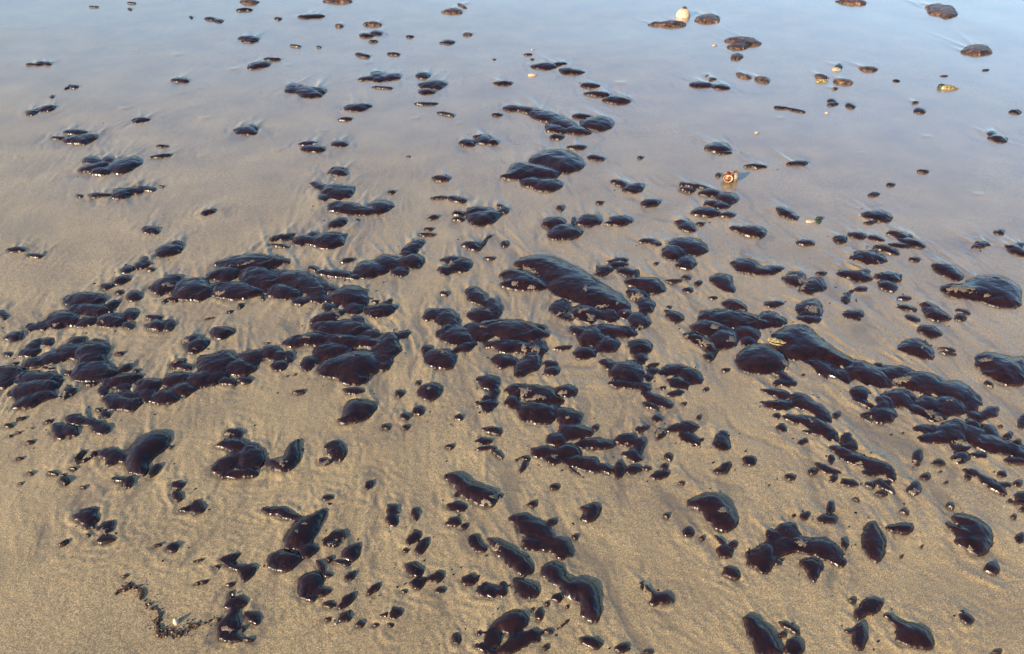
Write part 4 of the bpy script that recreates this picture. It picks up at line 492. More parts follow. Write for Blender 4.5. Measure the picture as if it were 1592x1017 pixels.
REST_DATA = """||E 6.4 456.04 1936.01 23.91 12.26 3.63
||E 9.4 -369.65 3383.57 48.77 18.67 -1.02
||E 4.6 -914.35 1165.79 13.42 8.47 140.47
||E 3.7 -33.11 1244.08 19.71 6.52 129.98
||E 7.1 -486.43 2052.16 22.75 14.41 -151.86
||E 4.8 740.21 1129.65 12.06 8.83 176.78
||E 4.0 61.37 816.06 8.89 7.11 3.82
||E 6.4 1203.19 1782.01 18.77 12.72 138.86
||E 4.9 84.26 1146.59 11.39 9.12 177.3
||E 5.1 727.39 1365.15 14.6 9.72 -135.35
||E 4.4 -127.83 897.16 8.81 7.92 -19.95
R||E 8.6 602.13 2531.86 26.12 18.01 159.82
||E 10.8 -1670.77 4751.31 40.59 28.59 130.37; E 11.4 -1729.91 4792.91 40.16 28.89 -30.61
||E 4.7 848.62 1175.63 12.17 8.66 -151.93
||E 4.0 -259.48 829.98 8.63 7.02 -138.99
||E 5.2 1085.62 1613.4 19.06 9.66 160.69
||E 12.0 -337.01 4322.51 39.92 35.26 105.81; E 8.1 -361.69 4310.92 23.5 14.82 -3.16
||E 7.5 1523.51 2226.59 22.39 15.48 37.03
||E 10.3 1719.16 3303.74 33.81 24.63 60.36
||E 8.4 -176.77 2352.81 21.71 17.5 157.64
||E 9.1 -274.43 3261.96 40.54 19.79 147.31
||E 6.6 -266.88 2210.63 26.17 12.42 -1.6
||E 6.0 -1062.69 1518.2 13.86 11.4 174.72
||E 10.3 2118.1 3292.01 33.11 24.41 50.08
||E 6.7 1072.81 1846.81 17.61 12.93 -179.86
||E 4.5 1028.27 1156.94 11.98 8.13 33.35
R||E 6.6 72.04 1710.2 14.73 13.41 80.09
R||E 7.6 1143.66 3338.48 26.53 15.16 170.64; E 7.2 1200.6 3310.21 32.08 16.09 142.07
||E 4.3 414.16 1000.54 9.79 7.67 27.4
||E 4.4 -914.67 1165.63 12.35 7.87 -36.51
||E 8.3 1388.6 3425.24 25.69 20.1 75.93; E 8.2 1378.88 3384.14 25.66 17.53 21.59
||E 6.8 -668.1 2044.68 20.35 13.4 150.88
R||E 2.9 -572.6 964.2 14.85 4.71 -160.77
||E 4.3 790.31 1351.88 15.93 7.85 123.84
R||E 4.8 339.98 1545.73 17.83 8.84 -150.6
||E 4.3 -841.28 1004.71 9.51 7.74 -132.05
||E 6.6 -666.51 2045.72 20.61 13.12 142.66
||E 4.4 -291.07 1154.3 11.41 8.08 -105.7
||E 4.8 621.72 1190.2 10.78 8.94 41.07
||E 5.5 -262.42 1441.89 12.69 10.56 113.28
||E 5.2 -496.64 1447.42 13.67 9.66 179.3
||E 5.1 -997.88 1476.01 14.57 9.33 172.33
||E 3.4 -494.52 888.24 10.05 5.8 114.69
||E 7.8 -169.51 2315.43 20.84 15.35 -4.02
R||E 4.7 -710.13 2141.8 33.38 8.56 160.15
||E 5.1 593.63 1361.51 11.89 9.78 72.79
||E 6.4 1074.62 1848.0 16.59 12.08 179.7
||E 4.7 317.65 1205.6 10.52 8.72 56.83
||E 8.6 -581.73 3594.56 49.06 16.32 170.55
||E 10.1 -686.67 3201.22 28.9 21.05 -178.31
||E 7.1 1187.6 2057.62 17.34 13.79 -172.61
||E 6.7 -22.71 2152.63 19.51 13.8 90.9
||E 4.3 1081.04 1595.15 19.15 7.52 164.14
||E 5.0 -280.63 1327.14 11.03 9.23 143.0
||E 3.9 -947.19 1185.1 12.01 6.74 -15.15
||E 4.9 -1248.14 1592.12 15.19 9.14 -34.18
||E 4.8 -134.11 1264.77 10.06 8.86 -13.62
||E 10.3 -748.08 4088.74 44.36 23.79 142.64
R||E 6.6 -246.1 2471.85 26.14 12.31 -168.79
||E 4.0 -91.73 1043.49 8.91 7.12 -141.95
||E 4.2 27.09 1228.4 11.0 7.45 165.24
||E 4.2 934.74 1173.66 10.21 7.48 49.32
||E 7.3 -253.85 2330.32 18.78 15.0 -137.59
||E 3.8 -337.21 966.81 8.19 6.7 -29.3
||E 3.4 454.63 809.99 7.2 5.82 -159.94
R||E 2.5 -444.44 800.14 10.89 3.77 172.26
||E 7.0 157.8 2397.61 20.9 14.57 96.58
||E 7.3 1230.03 2499.19 21.98 14.55 25.17
||E 4.3 647.45 1309.75 11.81 7.48 170.47
||E 2.5 223.94 777.47 10.12 3.78 1.3
||E 6.2 -858.54 2033.17 16.88 12.4 105.95
R||E 2.9 -901.42 1220.9 16.69 4.78 -136.97
||E 9.1 1448.57 3364.91 30.31 20.85 89.28
R||E 1.9 82.51 826.93 15.41 2.71 -142.27
||E 3.5 56.21 786.15 6.31 6.09 38.54
||E 6.6 494.49 1956.95 14.38 12.84 165.92
||E 5.5 -1211.29 1552.71 11.63 10.1 -176.68
||E 6.0 -1086.06 1875.69 14.63 11.61 139.64
||E 5.8 -186.72 1871.61 15.14 11.22 137.54
||E 6.0 523.58 1925.94 15.37 11.76 60.67
||E 6.1 887.32 1978.79 16.04 11.49 -167.18
||E 4.4 1089.23 1278.23 10.5 7.74 -160.89
||E 2.9 232.18 908.84 10.1 4.63 80.39
||E 4.3 765.67 1158.87 8.86 7.69 -163.77
||E 4.6 1124.2 1476.93 12.45 8.59 101.48
R||E 2.6 -555.49 915.19 11.72 3.98 -166.12
||E 3.2 -456.22 821.74 7.39 5.38 127.82
||E 4.4 182.85 1323.88 10.91 7.92 79.57
||E 4.7 -235.5 1325.02 9.77 8.69 -32.98
||E 4.5 -1113.89 1330.5 10.59 7.97 176.01
||E 4.3 -1039.31 1277.61 10.32 7.62 178.77
||E 3.9 277.17 1199.19 10.63 6.63 176.12
||E 5.8 -1086.39 1876.56 14.54 11.26 135.47
R||E 4.0 -884.1 1243.99 10.92 6.99 -134.05
||E 3.1 -503.97 910.31 8.75 5.14 -165.15
||E 3.8 765.75 1079.33 9.07 6.51 154.61
||E 8.2 1475.95 2685.37 20.37 16.17 177.65
||E 8.9 -1989.52 3610.27 28.51 20.65 145.61; E 4.7 -2008.8 3590.1 18.5 9.58 -100.14
||E 12.8 -1591.41 4998.6 46.45 27.94 -176.24
||E 9.9 -1187.11 4022.93 40.62 19.02 -5.04
||E 5.5 -579.43 2006.24 17.78 10.44 130.83
||E 4.8 -1030.24 1344.14 9.38 8.74 -152.15
||E 5.2 -578.55 2006.15 18.37 9.87 127.83
||E 4.3 -260.24 1442.03 12.19 7.73 101.07
||E 3.2 -663.89 998.51 9.0 5.33 -164.66
||E 3.3 595.62 878.09 7.01 5.6 -175.34
||E 2.4 798.9 777.56 8.91 3.68 6.29
||E 5.7 -1048.39 2001.44 15.78 10.67 -28.11
||E 3.9 765.8 1082.84 8.01 6.75 -165.3
||E 7.6 -1338.89 2916.88 24.82 14.55 -14.1
||E 3.3 -537.29 948.44 7.69 5.63 -28.74
||E 4.2 745.78 1506.56 12.31 7.62 101.77
||E 5.6 -370.17 1828.24 12.41 10.49 -26.18
||E 4.5 515.39 1528.32 11.54 7.99 13.08
||E 6.7 -262.5 2247.69 15.4 12.62 -11.39
||E 3.7 117.98 1018.8 7.22 6.34 73.16
||E 3.3 -54.86 812.49 5.78 5.58 -40.2
||E 4.9 -974.7 1597.31 11.43 8.67 -178.49
R||E 3.1 -1099.67 1350.82 14.75 5.04 -143.33
||E 3.3 436.05 978.16 7.69 5.48 60.28
||E 3.2 -205.46 827.26 6.12 5.23 -22.87
||E 5.4 -67.52 2065.37 16.4 9.52 171.87
||E 3.2 1002.74 1088.38 9.26 5.24 18.74
||E 4.3 515.61 1529.33 11.49 7.55 10.6
||E 3.6 864.67 1096.11 7.9 6.16 119.4
||E 5.2 549.76 1848.87 13.38 9.15 -177.16
||E 7.1 -412.11 2513.1 16.09 14.54 -122.92
R||E 2.9 -316.27 838.52 6.72 4.67 -10.86
||E 4.5 314.35 1553.8 11.14 7.78 7.74
||E 4.6 -905.55 1525.85 9.77 8.39 128.01
||E 8.5 -64.81 3253.6 22.94 15.91 -1.0
||E 3.2 433.33 957.44 6.85 5.26 50.02
||E 6.2 598.36 2283.57 15.01 11.56 20.7
||E 4.2 453.65 1456.08 9.79 7.45 60.33
||E 3.3 358.0 1015.94 6.94 5.53 24.11
R||E 4.0 350.4 1459.3 10.4 6.75 6.85
||E 3.6 344.26 1156.73 7.74 6.06 176.94
||E 3.4 300.44 1071.28 6.96 5.82 54.15
||E 3.6 -1038.3 1228.41 8.15 6.14 -159.14
||E 6.1 736.13 2657.31 19.1 12.15 68.44
||E 4.1 -222.49 1481.02 9.6 7.26 103.24
||E 2.9 -191.54 895.33 6.35 4.6 165.06
||E 3.5 -23.83 1122.72 6.95 6.01 92.8
||E 3.1 61.76 870.86 5.37 5.17 53.16
||E 3.1 -198.95 986.15 6.56 5.13 106.64
||E 4.5 -733.0 1812.03 12.23 8.26 99.08
||E 9.0 -596.41 4110.06 30.79 17.03 164.73
||E 6.6 1317.47 2576.19 14.92 12.83 37.78
||E 3.0 986.7 1108.51 7.95 4.77 24.58
||E 3.6 417.57 1358.54 8.89 6.14 68.39
||E 3.7 391.74 1404.65 8.81 6.43 -125.87
||E 4.9 421.95 1802.94 9.62 9.0 145.44
||E 6.2 291.85 2435.33 13.24 11.72 24.01
||E 4.7 1199.38 2134.75 14.35 8.5 51.85
||E 3.0 -995.76 1186.24 8.09 4.83 -22.23
||E 2.2 -232.4 828.28 6.58 3.34 -2.83
R||E 2.9 -698.85 929.16 5.65 4.62 -169.29
||E 3.2 974.8 1068.18 6.19 5.27 140.71
R||E 9.5 -1343.57 4798.23 33.6 21.75 117.42
||E 3.3 -683.88 1852.75 16.16 5.48 106.21
||E 5.3 -1463.82 2484.71 15.8 9.74 138.39
||E 2.8 986.54 1108.84 7.28 4.42 27.73
||E 2.8 684.25 1112.62 7.14 4.54 140.0
||E 8.0 -1129.2 4258.33 32.45 14.94 158.21
||E 4.4 -431.37 1773.17 9.38 7.72 -27.06
||E 2.8 684.8 1112.23 6.91 4.57 139.8
||E 2.8 94.82 864.76 4.67 4.41 37.14
||E 2.8 34.67 859.46 4.58 4.45 24.39
||E 2.9 845.37 1209.56 7.61 4.54 16.12
||E 3.0 -911.34 1199.23 6.9 4.76 157.36
||E 7.9 1774.37 3692.13 18.05 17.07 102.12
||E 3.5 571.28 1408.19 6.86 5.85 -179.38
||E 4.0 940.47 1881.72 10.18 6.94 45.75
||E 2.7 547.52 1070.41 5.88 4.28 49.62
||E 3.2 -938.05 1383.54 7.4 5.26 144.34
||E 8.6 79.71 4098.94 21.17 14.8 1.15
||E 5.8 -2022.26 3473.86 22.0 11.49 104.5
R||E 8.2 -734.79 4337.9 25.78 13.54 -4.18
||E 2.5 -869.87 1146.69 6.23 3.84 -20.82
||E 2.5 -869.2 1147.14 6.27 3.81 -19.27
||E 8.9 -548.1 4429.67 21.19 16.73 -13.59
||E 2.4 -804.61 1022.73 5.45 3.56 -31.61
||E 4.3 421.95 2035.48 8.87 7.39 25.67
||E 3.4 -754.25 1782.56 9.12 5.6 -150.34
||E 2.7 -1094.37 1298.04 6.81 4.13 -161.16
||E 2.2 -800.1 1752.26 16.01 3.18 -157.25
||E 2.9 1077.22 1328.23 6.16 4.55 -166.06
||E 2.5 -924.62 1180.73 6.05 3.78 -25.57
||E 5.4 475.89 2812.56 11.52 9.93 38.0
||E 5.4 475.81 2811.96 11.51 9.93 37.97
||E 2.2 719.25 973.38 4.8 3.21 40.63
||E 8.5 -2329.59 5167.44 29.22 14.5 -10.99
||E 3.4 -386.74 1845.8 8.56 5.3 -5.73
||E 2.6 -731.71 1263.68 5.74 4.04 -34.22
||E 6.3 2262.36 3852.69 19.32 10.62 20.77
||E 2.3 -999.29 1157.33 5.64 3.35 -22.86
||E 3.0 -618.59 1640.38 7.37 4.53 -9.98
R||E 4.4 -1214.52 2560.88 11.13 7.3 -23.99
||E 2.7 9.9 1223.45 4.45 4.35 83.57
||E 5.7 2024.6 3760.48 19.15 8.77 9.74
||E 7.2 -2523.02 5076.54 30.14 11.51 -5.92
||E 2.4 -1081.67 1309.18 5.73 3.44 -175.33
||E 6.8 -2282.42 5022.56 27.08 13.61 123.24
||E 3.5 -495.77 2308.58 9.8 6.09 105.43
||E 2.0 883.34 1159.72 4.96 2.85 15.58
||E 6.1 -1856.13 4835.99 24.79 12.03 116.79
||E 1.9 766.11 996.5 4.01 2.64 38.18
||E 2.4 696.07 1510.81 5.64 3.46 12.04
||E 4.5 -386.21 2817.22 8.69 7.5 -25.07
||E 5.7 100.82 4019.87 13.52 11.2 85.52
||E 1.8 885.06 1190.24 5.43 2.27 5.89
||E 2.1 854.3 1306.66 4.43 2.97 35.17
||E 2.4 -520.35 1513.91 4.6 3.54 -24.95
||E 5.7 -1001.41 4241.76 13.21 10.34 -40.85
||E 5.1 -88.93 4020.04 11.03 9.6 95.23
||E 1.7 521.69 1153.22 3.11 2.34 46.63
||E 1.7 -537.59 1508.02 3.05 2.29 125.28"""
def parse(s):
    out = []
    for ln in s.strip().split('\n'):
        fl, lab, lb = ln.split('|'); L = []
        for q in lb.split(';'):
            q = q.split()
            if not q: continue
            v = [float(z) / 1000 for z in q[1:]]
            if q[0] == 'E': L.append(('E', v[0], v[1], v[2], v[3], v[4], math.radians(v[5] * 1000)))
            else: L.append(('P', v[0], np.array(v[1:]).reshape(-1, 2)))
        out.append((fl, lab, L))
    return out
TARS, BROWNS, RESTS = parse(TAR_DATA), parse(BROWN_DATA), parse(REST_DATA)

def lobe_box(L):
    if L[0] == 'E':
        a, b, r = L[4], L[5], L[6]
        hx = math.hypot(a * math.cos(r), b * math.sin(r)); hy = math.hypot(a * math.sin(r), b * math.cos(r))
        return L[2] - hx, L[3] - hy, L[2] + hx, L[3] + hy
    p = L[2]; return p[:, 0].min(), p[:, 1].min(), p[:, 0].max(), p[:, 1].max()
def lobe_d(L, X, Y):
    """signed distance to the outline, positive inside; and the radius of the biggest inscribed disc"""
    if L[0] == 'E':
        a, b, r = L[4], L[5], L[6]; c, s = math.cos(r), math.sin(r)
        u = (X - L[2]) * c + (Y - L[3]) * s; v = -(X - L[2]) * s + (Y - L[3]) * c
        th = np.arctan2(v / b, u / a); ph = L[2] * 900 + L[3] * 700
        sh = 1 + 0.10 * np.cos(2 * th) * min(1.0, (a / b - 1) * 1.3) + 0.065 * np.sin(3 * th + ph) + 0.045 * np.sin(5 * th + 1.7 * ph) + 0.02 * np.sin(9 * th + 2.9 * ph)
        sh = sh - 0.05 * np.abs(np.sin(2 * th)) * min(1.0, (a / b - 1)) * 1.3
        rho = np.sqrt((u / a) ** 2 + (v / b) ** 2) / sh + 1e-9
        g = np.sqrt((u / a ** 2) ** 2 + (v / b ** 2) ** 2) + 1e-9
        d = (1 - rho) * rho / g
        d = np.where(rho < 0.6, np.minimum((1 - rho) * b, d), d)
        return np.where(rho < 1, np.minimum(d, b * (1 - rho) * 1.6), d), b
    p = L[2]; n = len(p); d2 = np.full(X.shape, 1e9); ins = np.zeros(X.shape, bool)
    for i in range(n):
        ax, ay = p[i]; bx, by = p[(i + 1) % n]; ex, ey = bx - ax, by - ay
        wx, wy = X - ax, Y - ay; t = np.clip((wx * ex + wy * ey) / (ex * ex + ey * ey + 1e-12), 0, 1)
        d2 = np.minimum(d2, (wx - ex * t) ** 2 + (wy - ey * t) ** 2)
        if abs(ey) > 1e-12:
            cr = ((ay > Y) != (by > Y)) & (X < ex * (Y - ay) / ey + ax); ins ^= cr
    d = np.sqrt(d2) * np.where(ins, 1, -1)
    return d, max(float(d.max()), 1e-4)

# ------------------------------------------------------------------ the sand: one sheet to the horizon
FLOW = lambda x: 0.10 + 0.42 * sstep(-0.7, 0.5, x)
def near_field(X, Y, sets, scale_of):
    f = np.zeros(X.shape)
    for ts in sets:
        for fl, lab, Ls in ts:
            for L in Ls:
                x0, y0, x1, y1 = lobe_box(L); m = scale_of(L) * 3.2
                r0, r1 = np.searchsorted(Y[:, 0], [y0 - m, y1 + m]); 
                if r1 <= r0: continue
                rowx = X[(r0 + r1) // 2 if r1 < len(X) else r0]; rx0 = X[r0]; rx1 = X[min(r1, len(X) - 1)]
                c0 = min(np.searchsorted(rx0, x0 - m), np.searchsorted(rx1, x0 - m)); c1 = max(np.searchsorted(rx0, x1 + m), np.searchsorted(rx1, x1 + m))
                if c1 <= c0: continue
                sl = (slice(r0, r1), slice(c0, c1)); d, _ = lobe_d(L, X[sl], Y[sl])
                f[sl] = np.maximum(f[sl], np.exp(-np.maximum(-d, 0) / scale_of(L)))
    return f
def relief(X, Y, near, near_wide, near_ped):
    """height of the sand: streaks left by the backwash, ponds and pads round the tar"""
    fx = FLOW(X); far = sstep(1.6, 3.4, Y + 0.30 * X)
    warp = 0.085 * vn(X * 3.1, Y * 2.6, 5) + 0.030 * vn(X * 9, Y * 8, 6) + 0.006 * vn(X * 30, Y * 26, 7)
    u = X + fx * (Y - 1.5) * 0.55 + warp
    st = 0.6 * vn(u * 52, Y * 11, 11) + 0.40 * vn(u * 110, Y * 26, 12) + 0.55 * vn(u * 22, Y * 6, 13) + 0.15 * vn(u * 240, Y * 70, 16)
    patch = 0.35 + 0.65 * sstep(-0.35, 0.5, vn(X * 4.2, Y * 2.8, 21) + 0.3 * vn(X * 11, Y * 9, 22))
    amp = (0.00055 + 0.0030 * near_wide ** 1.3) * patch * (1 - 0.82 * far)
    amp = amp * (0.55 + 0.6 * sstep(0.6, 1.2, Y))
    z = st * amp
    lump = 0.5 * fbm(X * 26, Y * 22, 33, 3) * 0.0009 * (1 - 0.8 * far) + fbm(X * 1.6, Y * 1.2, 44, 2) * 0.004
    pit = 0.0008 * fbm(X * 120, Y * 110, 55, 2) * (1 - 0.85 * far) * (0.5 + 0.8 * near_wide)
    moat = (0.0030 * near_ped * (0.6 + 0.6 * vn(X * 45, Y * 30, 61)) - 0.0016 * near ** 2) * (1 - 0.5 * far)
    dist = -np.log(np.maximum(near_wide, 1e-6))
    arcs = np.sin(dist * 15 + 2.4 * vn(X * 14, Y * 12, 71) + 1.2 * vn(X * 40, Y * 34, 72)) * np.exp(-dist * 0.9) * (near_wide < 0.999)
    z = z * 0.85 + 0.00075 * arcs * sstep(-0.15, 0.45, vn(X * 6.5, Y * 5, 73)) * (1 - 0.8 * far)
    return (z * (1 - 0.6 * near ** 3) + pit + lump * 0.8) + moat, st
BUMPS = [(-1.6484, 3.3244, 0.0181), (-1.3581, 3.0627, 0.0126), (-1.4105, 3.5885, 0.0097), (-1.5657, 2.887, 0.01), (-1.5178, 2.9566, 0.0082), (-1.8361, 2.8079, 0.0156), (-1.1585, 2.8198, 0.0118), (-1.1931, 3.5364, 0.0143), (-1.4713, 3.5279, 0.0095), (-1.3392, 3.8683, 0.0207), (-1.6895, 4.108, 0.0192), (-1.2691, 3.2112, 0.0197), (-1.0899, 3.9388, 0.0132), (-0.7061, 3.9696, 0.0133), (-0.7328, 3.5797, 0.0097), (-0.4009, 3.2112, 0.0154), (-0.2202, 3.1605, 0.0108), (-0.891, 2.8746, 0.0159), (-0.4249, 2.844, 0.0119), (-0.7571, 3.0627, 0.0147), (-0.7178, 2.6594, 0.0149), (-0.333, 2.6161, 0.0092), (0.4984, 3.6598, 0.0222), (0.9702, 3.0559, 0.0105), (1.6323, 3.0156, 0.0145), (1.5836, 2.4974, 0.0142), (1.1118, 3.2186, 0.0132), (0.0937, 3.7712, 0.0152), (-1.878, 2.8623, 0.0079), (-1.186, 2.4148, 0.0086), (0.5761, 2.3681, 0.0102), (-0.2021, 2.548, 0.0108), (-0.3272, 1.2751, 0.0101), (-0.6008, 1.3118, 0.0114), (1.3177, 2.8562, 0.0099)]
RIDGES = [[(0.9459, 1.7941), (0.96, 1.7805), (0.9614, 1.7536)], [(0.8186, 1.673), (0.8499, 1.6792)], [(0.8124, 1.621), (0.8317, 1.636), (0.8507, 1.6391)], [(0.8611, 1.5972), (0.8802, 1.621), (0.8996, 1.6452)], [(0.9367, 1.6918), (0.9461, 1.673), (0.968, 1.6636)], [(0.9413, 1.6698), (0.9633, 1.633)], [(0.8299, 1.7536), (0.8608, 1.7337), (0.8802, 1.7142)], [(0.8464, 1.5855), (0.8597, 1.5539)], [(0.9627, 1.7469), (0.9678, 1.7207), (0.9666, 1.7078)], [(1.0029, 1.5398), (1.013, 1.5232), (1.0155, 1.5013)]]      # little fronts of water left on the sand
GRID = {}
def GZ(x, y):
    r = min(max(int(np.searchsorted(GRID['ys'], y)), 1), len(GRID['ys']) - 1); row = GRID['X'][r]
    c = min(max(int(np.searchsorted(row, x)), 1), len(row) - 1); return float(GRID['Z'][r, c])
def build_sand():
    yin = [0.42]
    while yin[-1] < 6.2: yin.append(yin[-1] + max(0.0018, 0.00155 * (yin[-1] ** 2 + 1.44) / 1.2 * 0.82))
    near_y = list(np.linspace(-0.6, 0.4, 26)); out_y = [-600, -60, -12, -4, -1.5]
    far_y = [6.2 * (1.09 ** i) for i in range(1, 62)]
    ys = np.array(out_y + near_y + yin + far_y)
    half = 380; uc = np.linspace(-1, 1, 2 * half + 1); outer = np.array([1.06, 1.15, 1.3, 1.6, 2.2, 3.5, 6, 12, 30, 80, 250])
    uc = np.concatenate([-outer[::-1], uc, outer])
    s = 0.92 * np.sqrt(np.clip(ys, 0, 1e9) ** 2 * 0.58 + 0.62); s = np.where(ys < 0, 0.75, s); s = np.minimum(s, 40)
    X = uc[None, :] * s[:, None]; Y = np.repeat(ys[:, None], len(uc), 1)
    near = near_field(X, Y, (TARS, RESTS, BROWNS), lambda L: 0.007)
    wide = near_field(X, Y, (TARS,), lambda L: 0.05 + 0.6 * (L[5] if L[0] == 'E' else 0.03))
    ped = near_field(X, Y, (TARS,), lambda L: 0.010 + 0.25 * (L[5] if L[0] == 'E' else 0.03))
    Z, st = relief(X, Y, near, wide, ped)
    # tail ridges running up the beach from behind each lump, and half-buried bumps
    rng = np.random.RandomState(4)
    def splat(cx, cy, lx, ly, h, slant):
        m = 3; r0, r1 = np.searchsorted(ys, [cy - 0.6 * ly, cy + m * ly])
        if r1 - r0 < 2: return
        c0 = np.searchsorted(X[r0], cx - m * lx - 0.5 * ly * abs(slant) - 0.1); c1 = np.searchsorted(X[r1 - 1], cx + m * lx + 0.1 + ly * abs(slant) * 2)
        c0 = min(c0, np.searchsorted(X[r1 - 1], cx - m * lx - 0.1 - 2 * ly * abs(slant))); c1 = max(c1, np.searchsorted(X[r0], cx + m * lx + 0.1))
        x = X[r0:r1, c0:c1]; y = Y[r0:r1, c0:c1] - cy
        xx = x - cx - slant * y
        fall = np.where(y > 0, np.exp(-(y / ly) ** 1.3 * 1.6), np.exp(-(y / (0.3 * ly)) ** 2))
        wdt = lx * (1 + 0.5 * np.clip(y / ly, 0, 3))
        Z[r0:r1, c0:c1] += h * np.exp(-(xx / wdt) ** 2) * fall
    for fl, lab, Ls in TARS + BROWNS:
        for L in Ls:
            x0, y0, x1, y1 = lobe_box(L); wd = x1 - x0; cy = y1
            if wd < 0.02: continue
            for k in range(2 + int(wd > 0.05) + int(cy > 2.0)):
                cx = x0 + wd * rng.uniform(0.1, 0.9); sl = -float(FLOW(np.array(cx))) * 0.6 + rng.uniform(-0.5, 0.5)
                fade = (1.25 if cy > 1.9 else 1.0) if 1.3 < cy else 0.6
                splat(cx, cy - 0.004, rng.uniform(0.002, 0.0045) * (1 + 0.3 * cy), wd * rng.uniform(0.5, 1.3) + 0.01, rng.uniform(0.0012, 0.0028) * fade, sl)
    for bx, by, br in BUMPS:
        splat(bx, by, br, br * 1.2, br * 0.20, 0); splat(bx + br * 0.7, by, br * 0.35, br * 5, 0.0008, 0.35); splat(bx - br * 0.6, by, br * 0.35, br * 5, 0.0007, -0.25)
    for poly in RIDGES:
        for (ax, ay), (bx, by) in zip(poly[:-1], poly[1:]):
            r0, r1 = np.searchsorted(ys, [min(ay, by) - 0.01, max(ay, by) + 0.01]); x = X[r0:r1]; y = Y[r0:r1]
            t = np.clip(((x - ax) * (bx - ax) + (y - ay) * (by - ay)) / ((bx - ax) ** 2 + (by - ay) ** 2), 0, 1)
            Z[r0:r1] += 0.0011 * np.exp(-((x - ax - t * (bx - ax)) ** 2 + (y - ay - t * (by - ay)) ** 2) / 0.0024 ** 2)
    fade = np.exp(-((np.abs(X) / (s[:, None] * 1.25)) ** 8)); Z = Z * fade
    Z[ys > 9] *= 0.3
    GRID.update(ys=ys, X=X, Z=Z)
    nr, nc = X.shape
    co = np.stack([X, Y, Z], -1).reshape(-1, 3).astype(np.float32)
    idx = np.arange(nr * nc).reshape(nr, nc)
    q = np.stack([idx[:-1, :-1], idx[:-1, 1:], idx[1:, 1:], idx[1:, :-1]], -1).reshape(-1, 4)
    o = quad_mesh('sand', co, q, SAND); o['kind'] = 'structure'
    hollow_tone = (sstep(0.15, 0.75, -st) * sstep(0.1, 0.6, wide) * 0.9).reshape(-1).astype(np.float32)  # darker tone where the streaks dip close to the tar
    at = o.data.attributes.new('hollow_tone', 'FLOAT', 'POINT'); at.data.foreach_set('value', hollow_tone)
    return o
def quad_mesh(name, co, q, mat, smooth=True, normals=None, link=True):
    me = bpy.data.meshes.new(name); me.vertices.add(len(co)); me.vertices.foreach_set('co', np.ascontiguousarray(co, np.float32).ravel())
    me.loops.add(q.size); me.loops.foreach_set('vertex_index', np.ascontiguousarray(q, np.int32).ravel())
    me.polygons.add(len(q)); me.polygons.foreach_set('loop_start', np.arange(0, q.size, q.shape[1], dtype=np.int32))
    me.update(calc_edges=True)
    me.polygons.foreach_set('use_smooth', np.full(len(q), smooth))
    if normals is not None: me.normals_split_custom_set_from_vertices(normals.tolist())
    me.materials.append(mat)
    o = bpy.data.objects.new(name, me)
    if link: COL.objects.link(o)
    return o
build_sand()

